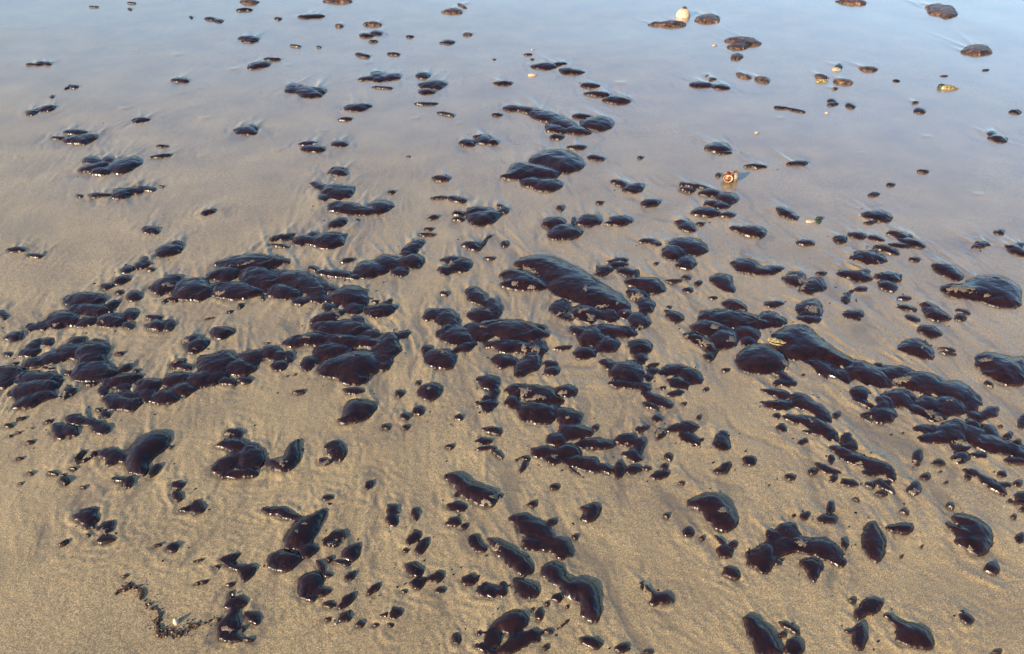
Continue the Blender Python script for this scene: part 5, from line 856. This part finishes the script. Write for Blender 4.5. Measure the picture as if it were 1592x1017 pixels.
# ------------------------------------------------------------------ tar globs
def prof(t): return (1 - (1 - np.clip(t, 0, 1)) ** 2.3) ** 0.78
CRUSTS = [(-0.9597, 1.9052, 0.0132, 0.0075, 3.14), (-0.9598, 1.903, 0.0152, 0.0104, 2.98), (-1.1344, 1.7556, 0.0232, 0.0101, 2.86), (-1.1146, 1.7495, 0.0245, 0.008, -2.88), (-1.1835, 1.7138, 0.0102, 0.0074, 3.02), (-1.0688, 1.7256, 0.0063, 0.0038, 2.42), (-0.8211, 1.6424, 0.0136, 0.0086, 2.26), (-0.7924, 1.6096, 0.0085, 0.0052, -0.27), (-0.8196, 1.5567, 0.0122, 0.01, -1.73), (-0.7723, 2.0159, 0.0211, 0.006, -2.66), (-0.8023, 1.863, 0.0174, 0.0083, 2.87), (-0.8217, 1.9977, 0.0123, 0.0066, -2.44), (-0.5953, 1.8795, 0.0217, 0.0053, 2.26), (-0.5189, 1.6508, 0.0117, 0.0066, -0.12), (-0.4681, 1.7708, 0.0216, 0.0083, 1.97), (-0.4339, 1.6536, 0.0074, 0.0047, -0.15), (-0.346, 1.7863, 0.005, 0.0041, -0.37), (-0.178, 2.0275, 0.0159, 0.0104, 1.7), (0.0464, 1.9832, 0.0309, 0.0181, 2.25), (0.0658, 1.9373, 0.0095, 0.0051, 1.53), (0.007, 1.9098, 0.0128, 0.0091, 1.56), (0.0521, 1.8929, 0.0108, 0.0069, 0.02), (0.2019, 1.8696, 0.0283, 0.005, 1.48), (-0.1673, 1.5935, 0.0146, 0.012, 2.19), (-0.0755, 1.6963, 0.0138, 0.0058, 2.85), (-0.0289, 1.7167, 0.0101, 0.006, -0.01), (0.0304, 1.6015, 0.0204, 0.0065, 1.66), (0.0579, 1.6042, 0.0161, 0.0123, 1.5), (-0.1207, 1.7315, 0.0204, 0.0081, -0.01), (0.2064, 1.7465, 0.0149, 0.0116, 1.62), (0.1592, 1.7556, 0.0189, 0.0053, 1.84), (0.1913, 1.7739, 0.0182, 0.01, -2.78), (0.1217, 1.7617, 0.0152, 0.0047, -2.62), (0.3415, 1.8499, 0.0203, 0.0146, -2.45), (0.3862, 1.8643, 0.009, 0.0075, 0.5), (0.3345, 1.7021, 0.0122, 0.0091, 1.21), (0.3131, 1.705, 0.0069, 0.0058, 0.39), (0.3001, 1.7678, 0.0095, 0.0048, 1.39), (0.2831, 1.8019, 0.0055, 0.0047, 1.06), (0.239, 1.7956, 0.0174, 0.0064, 0.02), (0.4801, 2.0307, 0.0093, 0.0072, 1.05), (0.5613, 1.8996, 0.0131, 0.0063, -2.01), (0.5016, 1.7863, 0.0243, 0.0074, 0.02), (0.5544, 1.6424, 0.0145, 0.0108, 0.91), (0.4889, 1.6342, 0.0235, 0.0128, 2.64), (0.4449, 1.662, 0.007, 0.0055, 0.43), (0.5213, 1.6963, 0.0164, 0.0081, 3.06), (0.6644, 1.549, 0.013, 0.0115, 2.55), (0.7986, 1.9513, 0.015, 0.0071, 0.1), (0.7495, 1.7801, 0.013, 0.0098, 1.69), (0.7964, 1.9553, 0.0187, 0.0074, 0.06), (0.8268, 1.9335, 0.0283, 0.0158, 0.17), (0.8085, 1.8951, 0.0143, 0.009, 0.98), (1.2328, 1.8701, 0.0317, 0.0096, 2.85), (1.3462, 1.9379, 0.0143, 0.0083, 0.56), (0.8026, 1.7813, 0.0223, 0.0156, 1.1), (1.246, 1.8765, 0.037, 0.0093, 3.02), (1.1517, 1.5573, 0.0184, 0.0081, 3.13), (0.9213, 1.4855, 0.0262, 0.0066, -2.93), (1.2196, 1.5403, 0.0087, 0.0057, 1.99), (1.2935, 1.844, 0.0121, 0.0047, 0.11), (1.0191, 1.6066, 0.0068, 0.0042, 0.55), (0.0284, 1.4383, 0.0162, 0.0133, 1.72), (0.061, 1.4197, 0.0164, 0.0078, 0.01), (0.04, 1.4152, 0.0149, 0.0047, 0.0), (0.1155, 1.4359, 0.012, 0.0056, 0.02), (-0.1928, 1.45, 0.0085, 0.0048, -0.05), (0.0886, 1.2283, 0.0083, 0.0078, 0.44), (0.1226, 1.3485, 0.0052, 0.0044, 0.16), (0.3234, 1.3062, 0.0142, 0.0093, -2.5), (0.2846, 1.3125, 0.008, 0.0035, 0.04), (0.2453, 1.2676, 0.007, 0.0034, 0.04), (0.4021, 1.4909, 0.0069, 0.0049, 0.22), (-0.4786, 1.2112, 0.0148, 0.0075, 2.5), (-0.4796, 1.2036, 0.0085, 0.0051, 2.0), (-0.5676, 1.1905, 0.0122, 0.0044, -0.05), (-0.6133, 1.2361, 0.0136, 0.0128, -1.92), (-0.6187, 1.3021, 0.015, 0.0042, 2.73), (-0.3897, 1.213, 0.0096, 0.0057, -0.13), (-0.3869, 1.5666, 0.0064, 0.0035, -0.08), (0.9194, 1.4806, 0.0228, 0.0089, -2.86), (0.9325, 1.4387, 0.0108, 0.0065, 0.76), (0.9382, 1.3666, 0.0136, 0.0097, 2.72), (0.9507, 1.3474, 0.0178, 0.0104, 3.09), (0.9973, 1.4058, 0.0085, 0.0041, 0.17), (0.9624, 1.272, 0.02, 0.0069, -2.95), (0.8097, 1.1318, 0.0104, 0.0072, -2.89), (0.9288, 1.2182, 0.0093, 0.0041, 0.14), (0.6625, 1.3451, 0.0092, 0.0058, 1.91), (0.7227, 1.2098, 0.0091, 0.0042, 0.11), (-0.4542, 1.0545, 0.0248, 0.005, 2.98), (-0.4065, 1.0222, 0.0059, 0.0046, -0.62), (-0.3955, 1.0415, 0.0055, 0.0036, -0.2), (-0.3156, 0.9511, 0.0149, 0.0039, 2.98), (-0.3386, 0.9972, 0.0083, 0.0035, -0.05), (-0.038, 1.1131, 0.0113, 0.0051, 2.93), (-0.032, 0.9871, 0.0107, 0.0095, 2.57), (-0.0526, 1.1007, 0.0191, 0.0057, 2.75), (0.4128, 1.0745, 0.0128, 0.0066, -2.94), (0.539, 0.9973, 0.0104, 0.0067, 0.28), (0.5594, 0.9729, 0.013, 0.0034, 0.03), (-0.7796, 1.0287, 0.0115, 0.0076, -2.88), (-0.7896, 1.0287, 0.0077, 0.0047, -0.46), (-0.5032, 0.9376, 0.0135, 0.0025, 2.96), (-0.475, 0.8174, 0.012, 0.0056, -0.1), (0.6585, 0.7846, 0.0168, 0.0028, 3.07), (0.8475, 0.9851, 0.0072, 0.006, 0.94), (0.6378, 0.8292, 0.0053, 0.0043, 2.56), (0.8046, 1.1273, 0.0091, 0.0056, 2.79)]          # x, y, rx, ry, rot: patches of sand caked on the tar
def blur(a, n):
    for _ in range(n):
        p = np.pad(a, 1, mode='edge')
        a = (p[:-2, 1:-1] + p[2:, 1:-1] + p[1:-1, :-2] + p[1:-1, 2:] + 2 * a) / 6
    return a
def field(Ls, fl, seed, detail=1.0):
    bx = np.array([lobe_box(L) for L in Ls]); x0, y0 = bx[:, 0].min(), bx[:, 1].min(); x1, y1 = bx[:, 2].max(), bx[:, 3].max()
    cy = (y0 + y1) / 2; dist = math.hypot(cy, 1.2)
    minr = min(min(b[2] - b[0], b[3] - b[1]) for b in bx)
    c = min(dist / 1250 * 1.25 * detail, max(minr / 9, 0.0008)); c = max(c, (max(x1 - x0, y1 - y0)) / 420)
    m = 4 * c + 0.004
    xs = np.arange(x0 - m, x1 + m, c); ys = np.arange(y0 - m, y1 + m, c); X, Y = np.meshgrid(xs, ys)
    rag = 1.0 if 'R' in fl else 0.0
    X0, Y0 = X, Y
    small = min(x1 - x0, y1 - y0)
    wob = (0.0011 + 0.0022 * rag) * fbm(X / 0.016, Y / 0.020, seed, 2) * min(1, small / 0.02) + (0.0014 + 0.0016 * rag) * vn(X / 0.0040, Y / 0.008, seed + 3) * min(1, small / 0.012)
    sz = min(1.0, small / 0.055)
    wx = (0.0042 * vn(X / 0.019, Y / 0.023, seed + 41) + 0.0018 * vn(X / 0.0075, Y / 0.0095, seed + 43)) * sz * (1 + 0.5 * rag)
    wy = (0.0042 * vn(X / 0.024, Y / 0.017, seed + 42) + 0.0018 * vn(X / 0.0085, Y / 0.0080, seed + 44)) * sz * (1 + 0.5 * rag)
    D = np.full(X.shape, -1e9); H = np.zeros(X.shape); own = np.zeros(X.shape, int); best = np.full(X.shape, -1e9)
    k = 0.0012
    for i, L in enumerate(Ls):
        kq = 0.45 if L[0] == 'P' else 0.9
        d, R = lobe_d(L, X + wx * kq, Y + wy * kq); d = d + wob
        h = L[1] * prof(d / (0.95 * R)) * np.where(d > 0, 1, 0) * (1 + 0.10 * vn(X / 0.03, Y / 0.03, seed + 7 + i))
        a = np.where(d > 0, h, d)
        own = np.where(a > best, i, own); best = np.maximum(best, a)
        kd = 0.0105 if len(Ls) > 1 and 'T' not in fl else 1e-6
        qd = np.clip(0.5 + 0.5 * (d - D) / kd, 0, 1); D = np.where(D < -1, d, d * qd + D * (1 - qd) + kd * qd * (1 - qd))
        q = np.clip(0.5 + 0.5 * (h - H) / k, 0, 1); H = np.where((d > 0) | (H > 0), h * q + H * (1 - q) + k * q * (1 - q) * (H > 0) * (d > 0), 0)
    fillet = (0.0008 if 'T' in fl else 0.0060) * prof(D / 0.009) * (D > 0)            # skin of tar closing the gaps between lobes
    H = np.maximum(np.maximum(H, 0), fillet) * (D > 0)
    H = H * (1 + 0.05 * fbm(X / 0.014, Y / 0.011, seed + 60, 2) * min(1, small / 0.03)) 
    nb = max(1, int(round(0.0028 / c)))
    Hb = blur(H, min(nb, 6)); H = H + (Hb - H) * sstep(1.5 * c, 5 * c, D)
    return X, Y, D, H, own, c
def glob_meshes(Ls, fl, seed, detail=1.0):
    X, Y, D, H, own, c = field(Ls, fl, seed, detail)
    gy, gx = np.gradient(D, c)
    g2 = gx * gx + gy * gy + 1e-6; g = np.sqrt(g2)
    snap = (D < 0.30 * c) & (D > -1.35 * c)
    mv = np.where(snap, -D / np.maximum(g, 0.4), 0); mv = np.clip(mv, -1.2 * c, 1.2 * c)
    PX = X + mv * gx / g; PY = Y + mv * gy / g
    Z = np.where(D < 0.30 * c, -0.0025, H + 0.0006)
    pos = D >= 0.30 * c
    cell = pos[:-1, :-1] | pos[1:, :-1] | pos[:-1, 1:] | pos[1:, 1:]
    ok = D > -1.35 * c
    cell &= ok[:-1, :-1] & ok[1:, :-1] & ok[:-1, 1:] & ok[1:, 1:]
    # vertex normals from the faces
    nr, nc = X.shape; V = np.stack([PX, PY, Z], -1)
    e1 = V[1:, 1:] - V[:-1, :-1]; e2 = V[1:, :-1] - V[:-1, 1:]
    fn = np.cross(e1, e2); fn *= cell[..., None]
    nn = np.zeros(V.shape); nn[:-1, :-1] += fn; nn[1:, :-1] += fn; nn[:-1, 1:] += fn; nn[1:, 1:] += fn
    ln = np.linalg.norm(nn, axis=-1, keepdims=True); nn = np.where(ln > 0, nn / np.maximum(ln, 1e-12), np.array([0, 0, 1.0]))
    fown = own[:-1, :-1]
    idx = np.arange(nr * nc).reshape(nr, nc)
    Q = np.stack([idx[:-1, :-1], idx[:-1, 1:], idx[1:, 1:], idx[1:, :-1]], -1)
    RIM['all'] = ((1 - sstep(0.0005, 0.0048, D + 0.0025 * sstep(0, 0.004, D) * vn(X / 0.005, Y / 0.005, seed + 9))) * (0.75 + 0.4 * vn(X / 0.006, Y / 0.006, seed))).reshape(-1)
    return V.reshape(-1, 3), nn.reshape(-1, 3), Q, cell, fown, (X, Y, D, H, c)
RIM = {}
def sub(V, nn, q):
    u, inv = np.unique(q, return_inverse=True); RIM['v'] = RIM['all'][u]; return V[u], nn[u], inv.reshape(q.shape)
def set_rim(o, r):
    a = o.data.attributes.new('rim', 'FLOAT', 'POINT'); a.data.foreach_set('value', np.asarray(r, np.float32)); return o
def crusts_for(name_parent, F, org, off, seed):
    X, Y, D, H, c = F; made = 0
    for j, (cx, cy, a, b, rot) in enumerate(CRUSTS):
        if not (X[0, 0] < cx < X[0, -1] and Y[0, 0] < cy < Y[-1, 0]): continue
        i0, j0 = int((cy - Y[0, 0]) / c), int((cx - X[0, 0]) / c)
        if D[min(i0, D.shape[0]-1), min(j0, D.shape[1]-1)] < 0.0005 or j in used_crust: continue
        used_crust.add(j)
        co, si = math.cos(rot), math.sin(rot); u = (X - cx) * co + (Y - cy) * si; v = -(X - cx) * si + (Y - cy) * co
        e = 1 - np.sqrt((u / a) ** 2 + (v / b) ** 2) + 0.95 * fbm(X / 0.0055, Y / 0.0055, 900 + j, 3) - 0.1
        z = H + 0.0006 + 0.0007 * np.clip(e * 2.2, -1, 1) + 0.0005 * vn(X / 0.0014, Y / 0.0014, j)
        m = (e > -0.12) & (D > 0.4 * c)
        cell = m[:-1, :-1] & m[1:, :-1] & m[:-1, 1:] & m[1:, 1:]
        if cell.sum() < 3: continue
        idx = np.arange(X.size).reshape(X.shape)
        Q = np.stack([idx[:-1, :-1], idx[:-1, 1:], idx[1:, 1:], idx[1:, :-1]], -1)[cell]
        V = np.stack([X, Y, z], -1).reshape(-1, 3); uq, inv = np.unique(Q, return_inverse=True)
        o = quad_mesh('sand_crust', V[uq] - off, inv.reshape(Q.shape), CRUST); o.parent = org; made += 1
    return made
used_crust = set()
def make_thing(fl, lab, Ls, seed, name, cat, group, mat):
    V, nn, Q, cell, fown, F = glob_meshes(Ls, fl, seed)
    bx = np.array([lobe_box(L) for L in Ls]); off = np.array([(bx[:, 0].min() + bx[:, 2].max()) / 2, (bx[:, 1].min() + bx[:, 3].max()) / 2, 0.0])
    qs = [Q[cell & (fown == i)] for i in range(len(Ls))]; big = [i for i in range(len(Ls)) if len(qs[i]) >= 12]
    if len(big) <= 1:
        v, n, q = sub(V - off, nn, Q[cell]); root = set_rim(quad_mesh(name, v, q, mat, normals=n), RIM['v'])
    else:
        root = bpy.data.objects.new(name, None); root.empty_display_size = 0.02; COL.objects.link(root)
        rest = [qs[i] for i in range(len(Ls)) if i not in big]
        for k, i in enumerate(big):
            q = qs[i] if k or not rest else np.concatenate([qs[i]] + rest)
            v, n, q = sub(V - off, nn, q); o = set_rim(quad_mesh('lobe', v, q, mat, normals=n), RIM['v']); o.parent = root
    root.location = off; root['label'] = lab; root['category'] = cat
    if group: root['group'] = group
    crusts_for(name, F, root, off, seed)
    return root
for i, (fl, lab, Ls) in enumerate(TARS):
    make_thing(fl, lab, Ls, 100 + i * 13, 'tar_pile' if len(Ls) >= 5 else 'tar_glob', 'tar glob', 'tar globs washed up on the wet sand', TAR)
for i, (fl, lab, Ls) in enumerate(BROWNS):
    Ls = [(L[0], L[1] * 1.15) + tuple(L[2:]) for L in Ls]
    make_thing('R', lab, Ls, 9100 + i * 13, 'brown_lump', 'tar lump', 'brown crusted lumps on the shiny wet sand', GREEN if lab.startswith('little dark green') else BROWN)
# the small globs beyond the 300 largest, and crumbs nobody could count
VV, NNn, QQ, RR = [], [], [], []; base = 0
def add_rest(V, nn, q):
    global base
    v, n, q = sub(V, nn, q); VV.append(v); NNn.append(n); QQ.append(q + base); RR.append(RIM['v']); base += len(v)
for i, (fl, lab, Ls) in enumerate(RESTS):
    V, nn, Q, cell, fown, F = glob_meshes(Ls, fl, 5000 + i * 7, 1.0); add_rest(V, nn, Q[cell])
o = quad_mesh('tar_crumbs', np.concatenate(VV), np.concatenate(QQ), TAR, normals=np.concatenate(NNn)); set_rim(o, np.concatenate(RR)); o['kind'] = 'stuff'
# thin ragged strand of tar and shell grit
STRAND = [(-0.6987, 0.8974), (-0.6813, 0.9085), (-0.6598, 0.9011), (-0.6478, 0.8792), (-0.6285, 0.8667), (-0.6127, 0.8526), (-0.6056, 0.837), (-0.604, 0.8268), (-0.5882, 0.8134), (-0.5668, 0.8114), (-0.5512, 0.8174), (-0.5422, 0.8262), (-0.5209, 0.8343), (-0.5018, 0.8405)]
sl = []; rs = random.Random(5)
for i in range(len(STRAND) - 1):
    (x0, y0), (x1, y1) = STRAND[i], STRAND[i + 1]; n = max(1, int(math.hypot(x1 - x0, y1 - y0) / 0.0014))
    for k in range(n):
        if math.sin(k * 0.35 + i * 2.1) + rs.uniform(-1, 1) > 0.9: continue
        t = k / n; th = math.atan2(y1 - y0, x1 - x0) + rs.uniform(-0.7, 0.7)
        sl.append(('E', rs.uniform(0.0012, 0.0032), x0 + (x1 - x0) * t + rs.gauss(0, 0.0024), y0 + (y1 - y0) * t + rs.gauss(0, 0.0024), rs.uniform(0.0022, 0.0058), rs.uniform(0.0013, 0.0026), th))
V, nn, Q, cell, fown, F = glob_meshes(sl, 'T', 77, 0.7)
v, n, q = sub(V, nn, Q[cell]); mx = v[:, :2].mean(0); offs = np.array([mx[0], mx[1], 0]); v = v.copy(); v[:, 2] += [GZ(a, b) for a, b in v[:, :2]]
o = quad_mesh('tar_strand', v - offs, q, STRANDM, normals=n); o.location = offs
o['label'] = 'thin curling scrawl of tar and grit at lower left under a pale shell chip'; o['category'] = 'tar strand'

SXY = [p for p in STRAND]
# specks of tar scattered over the sand
rs = np.random.RandomState(11); vs, fs = [], []; b0 = 0
octa = np.array([[1, 0, 0], [.5, .87, 0], [-.5, .87, 0], [-1, 0, 0], [-.5, -.87, 0], [.5, -.87, 0], [0.1, 0, 1]])
def add_speck(x, y, r, asp, rot, h):
    global b0
    k = octa * np.array([r * asp, r, h]) * (1 + rs.uniform(-0.25, 0.25, (7, 1)))
    c, s = math.cos(rot), math.sin(rot); p = np.stack([x + k[:, 0] * c - k[:, 1] * s, y + k[:, 0] * s + k[:, 1] * c, k[:, 2] - 0.0012 * (k[:, 2] < h * .5)], 1)
    p[:, 2] += GZ(x, y) + 0.0003; vs.append(p); fs.extend([[b0 + i, b0 + (i + 1) % 6, b0 + 6] for i in range(6)]); b0 += 7
boxes = [lobe_box(L) for ts in (TARS,) for fl, lab, Ls in ts for L in Ls]
for i in range(1100):
    bx = boxes[rs.randint(len(boxes))]; ang = rs.uniform(0, 6.28); m = rs.exponential(0.03) + 0.004
    x = rs.uniform(bx[0], bx[2]) + math.cos(ang) * m; y = rs.uniform(bx[1], bx[3]) + math.sin(ang) * m
    add_speck(x, y, rs.uniform(0.0006, 0.0026) ** 1.0 * (1 + 0.25 * y), rs.uniform(1, 2), rs.uniform(0, 3.1), rs.uniform(0.001, 0.0024))
for i in range(240):
    k = rs.randint(len(STRAND) - 1); t_ = rs.uniform(); x = STRAND[k][0] * (1 - t_) + STRAND[k + 1][0] * t_ + rs.normal(0.000, 0.0085); y = STRAND[k][1] * (1 - t_) + STRAND[k + 1][1] * t_ + rs.normal(0.003, 0.010)
    add_speck(x, y, rs.uniform(0.0006, 0.0016), rs.uniform(1, 2), rs.uniform(0, 3.1), rs.uniform(0.0008, 0.002))
o = quad_mesh('tar_specks', np.concatenate(vs), np.array(fs), TAR); o['kind'] = 'stuff'
# pale grit added as sparkle: glints on the sand given as pale colour
vs, fs = [], []; b0 = 0
for i in range(700):
    y = 0.55 + 3.6 * rs.uniform() ** 1.6; x = rs.uniform(-0.9, 0.9) * (0.75 + 0.62 * y)
    add_speck(x, y, rs.uniform(0.0005, 0.0011) * (1 + 0.3 * y), rs.uniform(1, 1.6), rs.uniform(0, 3.1), rs.uniform(0.0008, 0.0016))
o = quad_mesh('sparkle_grit', np.concatenate(vs), np.array(fs), WHITE); o['kind'] = 'stuff'

# ------------------------------------------------------------------ shells and pebbles
def grid_obj(name, P, mat, parent=None, close_u=True):
    P = np.asarray(P, float); nu, nv = P.shape[:2]; idx = np.arange(nu * nv).reshape(nu, nv)
    a = idx; bq = np.roll(idx, -1, 0) if close_u else idx
    if close_u: Q = np.stack([a[:, :-1], bq[:, :-1], bq[:, 1:], a[:, 1:]], -1).reshape(-1, 4)
    else: Q = np.stack([idx[:-1, :-1], idx[1:, :-1], idx[1:, 1:], idx[:-1, 1:]], -1).reshape(-1, 4)
    o = quad_mesh(name, P.reshape(-1, 3), Q, mat)
    if parent is not None: o.parent = parent
    return o
def empty(name, loc, lab, cat, group=None, rz=0):
    e = bpy.data.objects.new(name, None); e.empty_display_size = 0.02; COL.objects.link(e); e.location = loc; e.rotation_euler = (0, 0, rz)
    e['label'] = lab; e['category'] = cat
    if group: e['group'] = group
    return e
def cockle(r, hgt, ribs, rib_h=0.02, seed=0, asp=1.0):
    th = np.linspace(0, 2 * np.pi, 72, endpoint=False); ph = np.linspace(0.0, 1, 22)
    P = np.zeros((72, 22, 3))
    for i, t in enumerate(th):
        for j, p in enumerate(ph):
            rr = r * math.sin(p * math.pi / 2) * (1 + rib_h * math.cos(ribs * t) * p) * (1 + 0.03 * math.sin(2 * t + seed))
            z = hgt * math.cos(p * math.pi / 2) ** 0.9 * (1 + 0.012 * math.sin(p * 40)) if p < 1 else -0.006
            P[i, j] = (rr * math.cos(t) * asp + 0.1 * r * (1 - p), rr * math.sin(t) + 0.18 * r * (1 - p), z)
    return P
def pebble(name, loc, r, asp, hgt, mat, lab, cat, group=None, rz=0.0, seed=1):
    th = np.linspace(0, 2 * np.pi, 20, endpoint=False); ph = np.linspace(0.0, 1, 9); P = np.zeros((20, 9, 3))
    for i, t in enumerate(th):
        for j, p in enumerate(ph):
            k = 1 + 0.10 * math.sin(2 * t + seed) + 0.07 * math.sin(3 * t + 2.3 * seed) * p
            P[i, j] = (r * asp * k * math.sin(p * 1.75) * math.cos(t), r * k * math.sin(p * 1.75) * math.sin(t), hgt * (math.cos(p * 1.75) * 0.9 + 0.1) + 0.0003)
    o = grid_obj(name, P, mat); o.location = (loc[0], loc[1], loc[2] + GZ(loc[0], loc[1])); o.rotation_euler = (0, 0, rz); o['label'] = lab; o['category'] = cat
    if group: o['group'] = group
    return o
# cream shell at the top
e = empty('cream_shell', (*(0.9947, 4.8659), 0), 'round cream shell standing on the shiny wet sand between two brown lumps', 'shell')
grid_obj('shell_dome', cockle(0.042, 0.042, 22, 0.010), CREAM, e)
u = grid_obj('shell_beak', cockle(0.014, 0.016, 8, 0.02, 2), BROWN, e); u.location = (0.005, 0.008, 0.036)
# snail shell with its amber mouth towards the camera
e = empty('snail_shell', (*(0.7621, 2.6108), 0), 'amber and white snail shell with its open mouth towards the viewer', 'shell', rz=-0.25)
def blob(rx, ry, rz, spiral=0.0):
    n, m = 40, 22; P = np.zeros((n, m, 3))
    for i in range(n):
        for j in range(m):
            t = 2 * math.pi * i / n; p = math.pi * j / (m - 1); k = 1 + spiral * math.sin(3 * p + t)
            P[i, j] = (rx * k * math.sin(p) * math.cos(t), ry * k * math.sin(p) * math.sin(t), rz * k * math.cos(p))
    return P
b_ = grid_obj('body_whorl', blob(0.024, 0.021, 0.019, 0.04), AMBER, e); b_.location = (0, 0.004, 0.014)
b_ = grid_obj('outer_whorl', blob(0.017, 0.019, 0.018, 0.05), WHITE, e); b_.location = (0.016, 0.008, 0.013)
b_ = grid_obj('spire', blob(0.010, 0.010, 0.009, 0.05), AMBER, e); b_.location = (0.020, 0.012, 0.026)
n_, m_ = 36, 10; lip = np.zeros((n_, m_, 3)); mouth = np.zeros((n_, 8, 3))
for i in range(n_):
    t = 2 * math.pi * i / n_; ex, ez = 0.0145 * math.cos(t) * (1 + 0.12 * math.sin(t)), 0.0115 * math.sin(t)
    for j in range(m_):
        a_ = 2 * math.pi * j / (m_ - 1); r_ = 0.0019 * (0.6 + 0.3 * math.cos(t)); lip[i, j] = (ex * (1 + r_ * math.cos(a_) / 0.013), -r_ * math.sin(a_), ez * (1 + r_ * math.cos(a_) / 0.013))
    for j in range(8):
        k = 1 - j / 7.01; mouth[i, j] = (ex * k, 0.007 * math.sqrt(1 - k * k) + 0.001, ez * k)
for nm, PP, mt in (('lip', lip, CREAM), ('mouth_lining', mouth, AMBER)):
    b_ = grid_obj(nm, PP, mt, e); b_.location = (-0.004, -0.019, 0.015); b_.rotation_euler = (-0.35, 0, 0)
# yellow mussel-like shell wedged between the masses
def valve(L, W, Hh, n=30, m=10):
    P = np.zeros((n, m, 3))
    for i in range(n):
        s = i / (n - 1); wd = W * math.sin(math.pi * s ** 0.8) ** 0.7 * (1 - 0.3 * s) + 1e-5
        for j in range(m):
            v_ = j / (m - 1) * 2 - 1; P[i, j] = (L * (s - 0.5), wd * v_, Hh * math.sin(math.pi * s ** 0.7) ** 0.6 * (1 - v_ * v_) ** 0.6 + 0.0005 * math.sin(22 * s) * (1 - v_ * v_))
    return P
e = empty('yellow_shell', (*(0.6662, 1.6332), 0.011), 'yellow green mussel-shaped shell wedged between two big tar masses', 'shell', rz=-0.32)
g_ = grid_obj('valve', valve(0.050, 0.010, 0.009), YELLOW, e, close_u=False); g_.rotation_euler = (-0.25, 0.05, 0)
g_ = grid_obj('lower_valve', valve(0.046, 0.009, -0.006), WHITE, e, close_u=False); g_.rotation_euler = (-0.25, 0.05, 0); g_.location = (0.002, -0.004, -0.001)
e = empty('yellow_shell', (*(1.9706, 3.5885), 0.001), 'small yellow shell lying alone on the shiny sand near the right edge', 'shell', rz=-0.2)
grid_obj('valve', valve(0.085, 0.020, 0.016), YELLOW, e, close_u=False); g_ = grid_obj('dark_tip', valve(0.040, 0.017, 0.017), GREEN, e, close_u=False); g_.location = (-0.028, 0.004, 0.001)
pebble('yellow_shell', (*(1.4271, 3.6871), 0), 0.014, 1.9, 0.012, YELLOW, 'yellow shell peeping out in front of a small brown lump', 'shell', rz=-0.1)
pebble('white_shell', (*(1.5519, 3.8584), 0), 0.016, 1.5, 0.012, WHITE, 'pale shell under the little dark green lump', 'shell', seed=4)
o = grid_obj('white_shell', valve(0.036, 0.009, 0.008), WHITE, None, close_u=False); o.location = (*(0.9571, 2.3005), 0.0); o.rotation_euler = (0, 0, 0.1); o['label'] = 'narrow white shell beside a scrap of dark weed on the right'; o['category'] = 'shell'
V, nn, Q, cell, fown, F = glob_meshes([('E', 0.008, *(0.9894, 2.3182), 0.010, 0.006, 0.5), ('E', 0.006, *(0.9783, 2.2961), 0.006, 0.008, 0.2)], 'R', 31, 0.7)
v, n, q = sub(V, nn, Q[cell]); mx = v[:, :2].mean(0); offs = np.array([mx[0], mx[1], 0]); o = quad_mesh('weed_scrap', v - offs, q, GREEN, normals=n); o.location = offs
o['label'] = 'ragged scrap of dark weed touching the narrow white shell'; o['category'] = 'weed'
pebble('shell_chip', (*(-0.5725, 0.8333), 0.0), 0.0048, 0.9, 0.011, CREAM, 'pale upright shell chip on the tar scrawl at lower left', 'shell chip', seed=2)
pebble('shell_chip', (*(-0.4899, 0.8863), 0.004), 0.0020, 1.0, 0.003, WHITE, 'tiny white chip on the tangled clump at lower left', 'shell chip', seed=3)
pebble('shell_chip', (*(-0.2998, 0.8295), 0.0), 0.0018, 1.2, 0.003, WHITE, 'tiny white chip at the bottom left of centre beside small globs', 'shell chip', seed=5)
pebble('white_pebble', (*(0.1054, 4.1859), 0), 0.006, 1.5, 0.005, WHITE, 'tiny white pebble high in the centre above a row of flat globs', 'pebble', seed=6)
pebble('white_pebble', (*(1.0541, 4.2663), 0), 0.008, 1.5, 0.007, WHITE, 'cream pebble left of the forked brown lump', 'pebble', seed=7)
pebble('white_pebble', (*(0.9685, 3.0491), 0), 0.006, 1.3, 0.006, WHITE, 'round white pebble on bare sand above the lone oval glob', 'pebble', seed=8)
pebble('white_pebble', (*(1.3198, 3.2784), 0), 0.006, 1.4, 0.006, WHITE, 'tiny white pebble below two small dark globs, upper right', 'pebble', seed=9)
pebble('pale_pebble', (*(0.0937, 3.7712), 0), 0.009, 2.2, 0.008, CREAM, 'flat tan pebble left of a row of flat globs, upper centre', 'pebble', seed=12)
# bubbles swollen up on two globs
def bubbles(key, pts):
    par = next((o for o in bpy.data.objects if o.get('label', '').find(key) >= 0), None)
    if par is None: return
    for (x, y, z, r) in pts:
        o = grid_obj('bubble', cockle(r, r * 0.9, 0, 0), TAR, par); o.location = (x - par.location.x, y - par.location.y, z)
bubbles('panther-like', [(*(0.2429, 1.4913), 0.003, 0.0062), (*(0.2546, 1.4865), 0.003, 0.0066), (*(0.2687, 1.5159), 0.009, 0.0062)])
